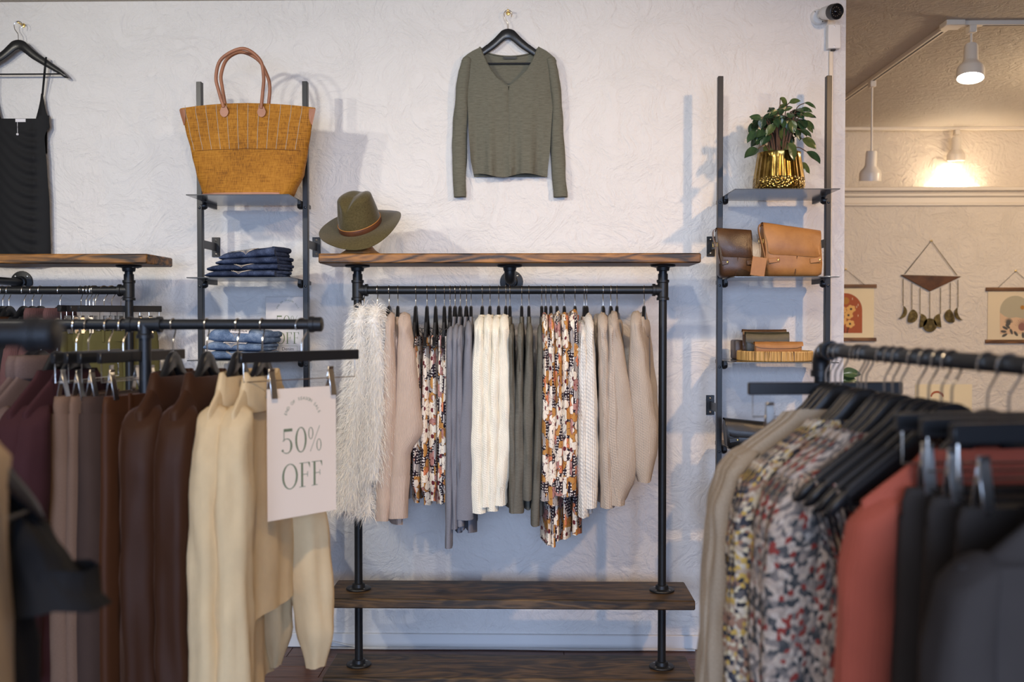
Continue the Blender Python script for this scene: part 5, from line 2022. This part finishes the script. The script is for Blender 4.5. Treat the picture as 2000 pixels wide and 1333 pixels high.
def clutch(label, x0, x1, ytop, ybot, Y, mat, th=0.022, lean=0.0, flap=0.6):
    a, b_ = P(x0, ybot, Y), P(x1, ytop, Y)
    w, h = b_.x - a.x, b_.z - (RSH[2] + 0.007)
    g = thing('leather_clutch', label, 'clutch', ((a.x + b_.x) / 2, Y, RSH[2] + 0.007), 0, 'leather clutches on the tray')
    m = Matrix.Rotation(lean, 3, 'X')
    obj('body', MB().rbox(m @ Vector((0, 0, h / 2 - 0.001)), (w * 0.97, th, h * 0.96), th * 0.3, m, 2), mat, g)
    hf = h * flap
    rows = []
    for k in range(9):
        s = k / 8
        pts = [(th * 0.5 + 0.001, h - 0.012), (th * 0.4, h), (-th * 0.3, h + 0.0015), (-th * 0.5 - 0.003, h - 0.008), (-th * 0.5 - 0.005, h - hf)]
        rows.append([m @ Vector((lerp(-w / 2, w / 2, s), y, z + (0.006 * (abs(s - 0.5) > 0.45) if i == 4 else 0) - 0.004 * math.sin(PI * s) * (i >= 2))) for i, (y, z) in enumerate(pts)])
    obj('flap', MB().grid(rows, False), mat, g, smooth=70)
    return g


clutch('brown leather clutch standing at the back of the tray', 1449, 1535, 644, 700, TRY + 0.06, m_dkbr, 0.02)
clutch('dark olive green leather clutch in the middle of the tray', 1455, 1540, 649, 700, TRY + 0.02, leather('olive_leather', srgb(66, 62, 44), srgb(40, 38, 28), 0.4), 0.026, flap=0.42)
clutch('light tan leather clutch at the front of the tray', 1472, 1566, 668, 700, TRY - 0.05, m_tan2, 0.03, 0.1, flap=0.28)
a = P(1441, 680, TRY + 0.02)
lt = tag(obj('leather_pouch', MB().rbox((0, 0, 0.042), (0.04, 0.1, 0.084), 0.008, None, 2), m_dkbr, None, (P(1440, 690, 4.34).x, 4.345, RSH[2])), 'small dark brown leather pouch behind the tray', 'pouch')

# ---- security camera, junction box, raceway
sc_ = thing('security_camera', 'white bullet security camera high on the wall', 'camera', (P(1598, 34, WY).x, WY, P(1598, 34, WY).z))
obj('mount', MB().lathe([(0.0, 0.016), (0.028, 0.016), (0.034, 0.010), (0.036, 0.0)], 24, (0, 0, 0), Matrix.Rotation(PI / 2, 3, 'X')), m_white, sc_)
for a in (2.3, -1.0):
    obj('screw', MB().lathe([(0, 0.002), (0.004, 0.001), (0.004, -0.002)], 8, (0.026 * math.cos(a), -0.0145, 0.026 * math.sin(a)), Matrix.Rotation(PI / 2, 3, 'X')), m_ink, sc_)
dirv = Vector((0.32, -1.0, -0.22)).normalized()
obj('arm', MB().tube([(0, -0.012, 0), (0.004, -0.035, 0.002), Vector((0.006, -0.05, 0.004))], 0.011, 12), m_white, sc_)
c0 = Vector((0.012, -0.045, 0.004))
mq = dirv.to_track_quat('Z', 'Y').to_matrix()
obj('housing', MB().lathe([(0.0, -0.012), (0.018, -0.010), (0.026, 0.0), (0.030, 0.03), (0.031, 0.075)], 26, c0, mq), m_white, sc_)
obj('visor', MB().lathe([(0.0325, 0.062), (0.034, 0.066), (0.034, 0.098), (0.031, 0.100), (0.029, 0.092)], 26, c0, mq), plain('dark_grey_plastic', (0.02, 0.02, 0.022), 0.4), sc_)
obj('face', MB().lathe([(0.0, 0.091), (0.030, 0.091)], 26, c0, mq), plain('lens_face', (0.008, 0.008, 0.01), 0.15), sc_)
obj('lens', MB().lathe([(0.0, 0.097), (0.006, 0.096), (0.010, 0.092)], 18, c0, mq), plain('lens_glass', (0.004, 0.004, 0.006), 0.05), sc_)
for k in range(12):
    a = 2 * PI * k / 12
    obj('infrared_diode', MB().lathe([(0, 0.0935), (0.0018, 0.0925), (0.0022, 0.091)], 7, c0 + mq @ Vector((0.019 * math.cos(a), 0.019 * math.sin(a), 0)), mq), plain('diode', srgb(120, 104, 84), 0.3) if k == 0 else bpy.data.materials['diode'], sc_)
pa, pb = P(1617, 48, WY - 0.03), P(1641, 95, WY - 0.03)
jb = thing('junction_box', 'white junction box below the security camera', 'junction box', ((pa.x + pb.x) / 2, WY, (pa.z + pb.z) / 2))
obj('box', MB().rbox((0, -0.018, 0), (pb.x - pa.x, 0.036, pa.z - pb.z), 0.002), m_white, jb)
for dz in (-0.043, 0.043):
    obj('screw', MB().lathe([(0, 0.0016), (0.0025, 0.001), (0.003, -0.001)], 8, (0.0, -0.0362, dz), Matrix.Rotation(PI / 2, 3, 'X')), m_steel, jb)
obj('cable_gland', MB().rbox((0, -0.018, -(pa.z - pb.z) / 2 - 0.003), (0.02, 0.014, 0.008), 0.002), m_ink, jb)
zr = pb.z - 0.002
tag(obj('cable_raceway', MB().rbox((0, 0, (zr + 0.07) / 2), (0.017, 0.012, zr - 0.07), 0.002), m_cream_trim, None, (P(1622, 130, WY).x, WY - 0.006, 0)), 'narrow cream cable raceway running down from the junction box', 'raceway')

# ---- track lighting of the back room
m_lamp_white = plain('lamp_enamel', srgb(228, 216, 198), 0.35)
t_ = NT('lit_bulb')
t_.set(t_.b, 'Emission Color', (1.0, 0.93, 0.82, 1))
t_.set(t_.b, 'Emission Strength', 14.0)
m_bulb = t_.out((0.9, 0.9, 0.88), 0.4)
TZ = CEIL
tx = P(1700, 160, 5.98).x
ty = 4.84
tk = thing('light_track', 'cream L-shaped ceiling light track with two lamps', 'light track', (tx, ty, TZ))
obj('rail', MB().rbox((0, (FARY - 0.9 - ty) / 2, -0.011), (0.036, FARY - 0.9 - ty, 0.022), 0.002), m_lamp_white, tk)
obj('rail', MB().rbox((1.3, 0, -0.011), (2.56, 0.036, 0.022), 0.002), m_lamp_white, tk)
obj('slot', MB().box((0, (FARY - 0.9 - ty) / 2 + 0.05, -0.0222), (0.010, FARY - 1.0 - ty, 0.001)), m_ink, tk, smooth=0)
obj('slot', MB().box((1.35, 0, -0.0222), (2.4, 0.010, 0.001)), m_ink, tk, smooth=0)
obj('corner_joint', MB().rbox((0.01, 0.01, -0.013), (0.09, 0.09, 0.026), 0.003), m_lamp_white, tk)
fy = FARY - 0.12
ft = thing('light_track', 'cream ceiling light track along the far wall', 'light track', (3.4, fy, TZ))
obj('rail', MB().rbox((0, 0, -0.011), (5.0, 0.036, 0.022), 0.002), m_lamp_white, ft)


def lamp(label, loc, drop, tilt, energy, aimdir, scale=1.0):
    """loc on the rail's underside; drop = length of the stem"""
    g = thing('track_light', label, 'lamp', loc, 0, 'cream track lamps in the back room')
    obj('adapter', MB().rbox((0, 0, -0.018), (0.034, 0.05, 0.036), 0.003), m_lamp_white, g)
    obj('stem', MB().tube([(0, 0, -0.03), (0, 0, -drop)], 0.006, 10), m_lamp_white, g)
    d = Vector(aimdir).normalized()
    mq_ = (-d).to_track_quat('Z', 'Y').to_matrix()
    c = Vector((0, 0, -drop))
    obj('shade', MB().lathe([(0.0, 0.012), (0.028, 0.010), (0.032, 0.0), (0.034, -0.075), (0.040, -0.088), (0.058, -0.108), (0.063, -0.122), (0.063, -0.165), (0.060, -0.165), (0.058, -0.12)], 28, c, mq_), m_lamp_white, g)
    obj('bulb', MB().lathe([(0.0, -0.163), (0.03, -0.160), (0.057, -0.152)], 24, c, mq_), m_bulb, g)
    lp = Vector(loc) + c + d * 0.19
    light('lamp_beam', 'SPOT', lp, energy, (1.0, 0.96, 0.9), lp + d, spot_size=math.radians(115), spot_blend=0.8, shadow_soft_size=0.05)
    return g


lx1 = P(1897, 60, ty).x
lamp('large cream track lamp closest to the camera', (lx1, ty, TZ - 0.022), 0.10, 0, 30, (-0.12, -0.25, -1))
py_ = P(1700, 160, 5.98).y
pb_z = P(1696, 300, 5.95).z
lamp('cream pendant lamp on a long stem', (tx, 5.95, TZ - 0.022), TZ - 0.022 - pb_z - 0.005, 0, 22, (0.0, 0.15, -1))
lx3 = P(1868, 262, fy).x
lamp('small cream lamp on the far wall track', (lx3, fy, TZ - 0.022), 0.06, 0, 26, (0.03, 0.12, -1))
light('lamp_beam', 'SPOT', (lx3 + 1.1, fy, TZ - 0.28), 22, (1.0, 0.96, 0.9), (lx3 + 1.1, fy + 0.12, 1.0), spot_size=math.radians(115), spot_blend=0.8, shadow_soft_size=0.05)

# ---- prints and moon hanging on the far wall
m_wrail = stained_wood('walnut_rail', srgb(84, 56, 34), srgb(140, 98, 58))
m_ppr = plain('print_paper', srgb(232, 212, 170), 0.75)
m_ppr2 = plain('print_paper_tan', srgb(220, 200, 164), 0.75)
m_terra = plain('terracotta_ink', srgb(168, 84, 46), 0.75)
m_ochre = plain('ochre_ink', srgb(178, 122, 50), 0.75)
m_petal = plain('petal_ink', srgb(226, 172, 96), 0.75)
m_brownk = plain('brown_ink', srgb(72, 48, 34), 0.75)
m_sage = plain('sage_ink', srgb(176, 164, 134), 0.75)
m_greyk = plain('grey_leaf_ink', srgb(84, 78, 70), 0.75)
m_mauvek = plain('mauve_ink', srgb(142, 96, 84), 0.75)
m_sand = plain('sand_ink', srgb(212, 176, 138), 0.75)
m_cord = plain('black_cord', (0.02, 0.018, 0.016), 0.8)
FY = LOWY


def flat(name, parent, pts, mat, lvl):
    """printed shape, pts in px on the far wall"""
    o = parent.location
    q = [P(a, b_, FY - 0.006) for a, b_ in pts]
    y = FY - 0.0055 - 0.0005 * lvl - o.y
    b_ = MB().add([(p.x - o.x, y, p.z - o.z) for p in q], [tuple(range(len(q)))])
    return obj(name, b_, mat, parent, smooth=0)


def arch_pts(x0, x1, yt, yb, n=16):
    c, r = (x0 + x1) / 2, (x1 - x0) / 2
    return [(x0, yb)] + [(c - r * math.cos(PI * k / n), yt + r - r * math.sin(PI * k / n)) for k in range(n + 1)] + [(x1, yb)]


def disc(x, y, r, n=18):
    return [(x + r * math.cos(2 * PI * k / n), y + r * math.sin(2 * PI * k / n)) for k in range(n)]


def hanging_print(label, cxp, hw_, yt, yb, nail_y, paper):
    c = P(cxp, (yt + yb) / 2, FY)
    g = thing('wall_print', label, 'art print', (c.x, FY, c.z), 0, 'prints on wooden rails')
    a, b_ = P(cxp - hw_ + 5, yt + 5, FY), P(cxp + hw_ - 5, yb - 5, FY)
    obj('paper', MB().box((0, -0.0035, 0), (b_.x - a.x, 0.003, a.z - b_.z)), paper, g, smooth=0)
    for yy in (yt + 3.5, yb - 3.5):
        q = P(cxp, yy, FY)
        obj('wood_rail', MB().rbox((0, -0.008, q.z - c.z), (P(cxp + hw_, yy, FY).x - P(cxp - hw_, yy, FY).x, 0.014, 0.027), 0.002), m_wrail, g)
    nq = P(cxp, nail_y, FY) - c
    zr_ = P(cxp, yt + 1, FY).z - c.z
    e = P(cxp + hw_ * 0.62, yt, FY).x - c.x
    obj('cord', MB().tube([(-e, -0.008, zr_), (nq.x, -0.010, nq.z), (e, -0.008, zr_)], 0.0016, 6), m_cord, g)
    obj('nail', MB().lathe([(0, 0.016), (0.006, 0.014), (0.006, 0.0)], 10, (nq.x, 0, nq.z + 0.002), Matrix.Rotation(PI / 2, 3, 'X')), m_brass, g)
    return g


def bloom(parent, x, y, r, np_=6, lvl=3):
    for k in range(np_):
        a = 2 * PI * k / np_ + 0.3
        cx_, cy_ = x + r * 0.6 * math.cos(a), y + r * 0.5 * math.sin(a)
        flat('petal', parent, [(cx_ + r * 0.42 * math.cos(q), cy_ + r * 0.36 * math.sin(q)) for q in [2 * PI * j / 10 for j in range(10)]], m_petal, lvl + 0.05 * k)
    flat('flower_centre', parent, disc(x, y, r * 0.24, 10), m_brownk, lvl + 1)


g = hanging_print('print with orange arch and pale flowers at the wall corner', 1651, 60, 556, 667, 527, m_ppr)
flat('arch', g, arch_pts(1618, 1684, 573, 651), m_terra, 1)
flat('sun', g, disc(1652, 588, 7), m_ochre, 2)
for x, y in ((1662, 604), (1657, 616), (1660, 633), (1645, 628), (1644, 606)):
    flat('flower_stem', g, [(x - 0.5, y), (x + 0.5, y), (1653.5 + (x - 1655) * 0.3, 651), (1652.5 + (x - 1655) * 0.3, 651)], m_brownk, 2)
    bloom(g, x, y, 9.5)
for x, y in ((1665, 584), (1673, 600), (1676, 617), (1676, 596)):
    flat('star', g, [(x, y - 3), (x + 0.7, y), (x, y + 3), (x - 0.7, y)], m_ppr, 2)
g = hanging_print('print with pale arch and protea flowers at the right edge', 1983, 59, 562, 671, 530, m_ppr2)
flat('arch', g, arch_pts(1953, 2013, 578, 653), m_sage, 1)
flat('hills', g, [(1953, 653), (1953, 611), (1962, 618), (1972, 622), (1985, 620), (2000, 623), (2013, 616), (2013, 653)], m_sand, 2)
flat('moon', g, disc(1997, 601, 4.2), m_ochre, 2)
for (x, y, r, mt) in ((1969, 630, 9, m_greyk), (1996, 637, 15, m_mauvek)):
    for k in range(11):
        a = math.radians(lerp(-170, -10, k / 10))
        flat('bloom_spike', g, [(x - 1.2, y + 3), (x + r * math.cos(a) - 0.3, y + r * math.sin(a)), (x + r * math.cos(a) + 0.6, y + r * math.sin(a) + 0.8), (x + 1.2, y + 3)], mt, 3 + 0.03 * k)
    flat('bloom_base', g, disc(x, y + 2, r * 0.5), mt, 3.5)
for k, (x, y, a) in enumerate(((1963, 641, 0.5), (1960, 648, 0.1), (1962, 655, -0.5), (1975, 648, 1.2), (1984, 652, 0.9), (1998, 655, 1.5), (1968, 638, 0.8))):
    ca, sa = math.cos(a), math.sin(a)
    flat('printed_leaf', g, [(x + 6 * math.cos(q) * ca - 2.6 * math.sin(q) * sa, y + 6 * math.cos(q) * sa + 2.6 * math.sin(q) * ca) for q in [2 * PI * j / 12 for j in range(12)]], m_greyk, 4 + 0.03 * k)

mn = P(1818, 471, FY)
mh = thing('moon_wall_hanging', 'wall hanging of brass moon phases on chains below wooden triangle', 'wall hanging', (mn.x, FY, mn.z))
t_ = NT('antique_brass')
m_moon = t_.out(t_.ramp(t_.noise(t_.coord('Object'), 40, 3), [(0.35, (0.07, 0.05, 0.02)), (0.7, (0.22, 0.16, 0.06))]), 0.45, 0.9)


def rel(px, py, dy=-0.01):
    p = P(px, py, FY) - mn
    return Vector((p.x, dy, p.z))


obj('nail', MB().lathe([(0, 0.018), (0.007, 0.015), (0.007, 0.0)], 10, (0, 0, 0), Matrix.Rotation(PI / 2, 3, 'X')), m_brass, mh)
obj('chain', MB().tube([rel(1766, 536), rel(1818, 471), rel(1868, 538)], 0.0026, 6), m_moon, mh)
tri = [rel(1759, 538), rel(1875, 541), rel(1815, 569)]
obj('wood_panel', MB().prism([(v.x, v.z) for v in tri], -0.016, -0.004), leather('walnut_panel', srgb(104, 62, 34), srgb(66, 36, 20), 0.3), mh)
obj('panel_edge', MB().tube([tri[0], tri[1], tri[2], tri[0]], 0.0035, 6), m_moon, mh)
for x, y0, y1, kind in ((1763, 545, 597, 'cr'), (1780, 553, 605, 'gr'), (1796, 562, 614, 'hl'), (1815, 571, 622, 'fu'), (1836, 562, 614, 'hr'), (1855, 553, 605, 'gl'), (1870, 547, 600, 'cl')):
    obj('chain', MB().tube([rel(x, y0), rel(x, y1)], 0.0022, 6), m_moon, mh)
    r = 13.5
    cy_ = y1 + r - 1
    if kind == 'fu':
        pts = disc(x, cy_ + 1, r, 24)
    else:
        sgn_ = 1 if kind[1] == 'r' else -1
        if kind[0] == 'h':
            sgn_ = -sgn_
        inner = {'c': 0.45, 'g': -0.35, 'h': 0.0}[kind[0]]
        x0 = x - sgn_ * r * (0.75 if kind[0] == 'c' else 0.25 if kind[0] == 'g' else 0.0) * 0.6
        tl = 0.35 if kind[0] != 'h' else 0.12
        outer = [(r * math.sin(PI * k / 14), -r * math.cos(PI * k / 14)) for k in range(15)]
        inn = [(r * inner * math.sin(PI * k / 14), r * math.cos(PI * k / 14)) for k in range(1, 14)]
        pts = []
        for a, b_ in outer + inn:
            ca, sa = math.cos(tl), math.sin(tl)
            a2, b2 = a * ca - b_ * sa, a * sa + b_ * ca
            pts.append((x0 + sgn_ * a2, cy_ + b2))
    q = [rel(a, b_) for a, b_ in pts]
    obj('moon_phase', MB().prism([(v.x, v.z) for v in q], -0.013, -0.009), m_moon, mh)

c = P(1842, 805, FY)
cd = thing('art_card', 'cream art card with brown arc behind the right rack', 'art print', (c.x, FY, c.z))
a, b_ = P(1786, 752, FY), P(1896, 860, FY)
obj('paper', MB().box((0, -0.0035, 0), (b_.x - a.x, 0.003, a.z - b_.z)), m_ppr, cd, smooth=0)
flat('arc', cd, [(1830 + 13 * math.cos(PI * k / 12), 775 - 11 * math.sin(PI * k / 12)) for k in range(13)] + [(1830 - 10 * math.cos(PI * k / 12), 776 - 8 * math.sin(PI * k / 12)) for k in range(13)], m_terra, 1)

# floor plant in the back room, one leaf showing above the hangers
PLY = 6.6
p = P(1650, 745, PLY)
fp = thing('floor_plant', 'plant with striped green leaf showing above the right rack', 'plant', (p.x, PLY, 0))
obj('pot', MB().lathe([(0.0, 0.0), (0.12, 0.0), (0.16, 0.30), (0.165, 0.32), (0.15, 0.32), (0.145, 0.29), (0.0, 0.28)], 28), m_cream_trim, fp)
for k, (px, py, dx) in enumerate(((1642, 730, 1), (1641, 742, 0.6), (1650, 765, 0.8), (1625, 735, -0.9), (1635, 780, -0.6))):
    b0 = P(px, py, PLY - 0.02 * k) - Vector(fp.location)
    L = 0.13 if k < 2 else 0.16
    lf = obj('leaf', LM[k % 3], None, fp, b0)
    d = Vector((dx, -0.25, 0.05 - 0.12 * k)).normalized()
    xx = d.cross(Vector((0, -0.8, 0.6))).normalized()
    lf.rotation_euler = Matrix((xx, d, xx.cross(d))).transposed().to_euler()
    lf.scale = (L, L, L)
    obj('stem', MB().tube(bez([(0, 0, 0.28), (b0.x * 0.3, b0.y * 0.3, b0.z * 0.7), b0], 5), 0.006, 7), m_stem, fp)
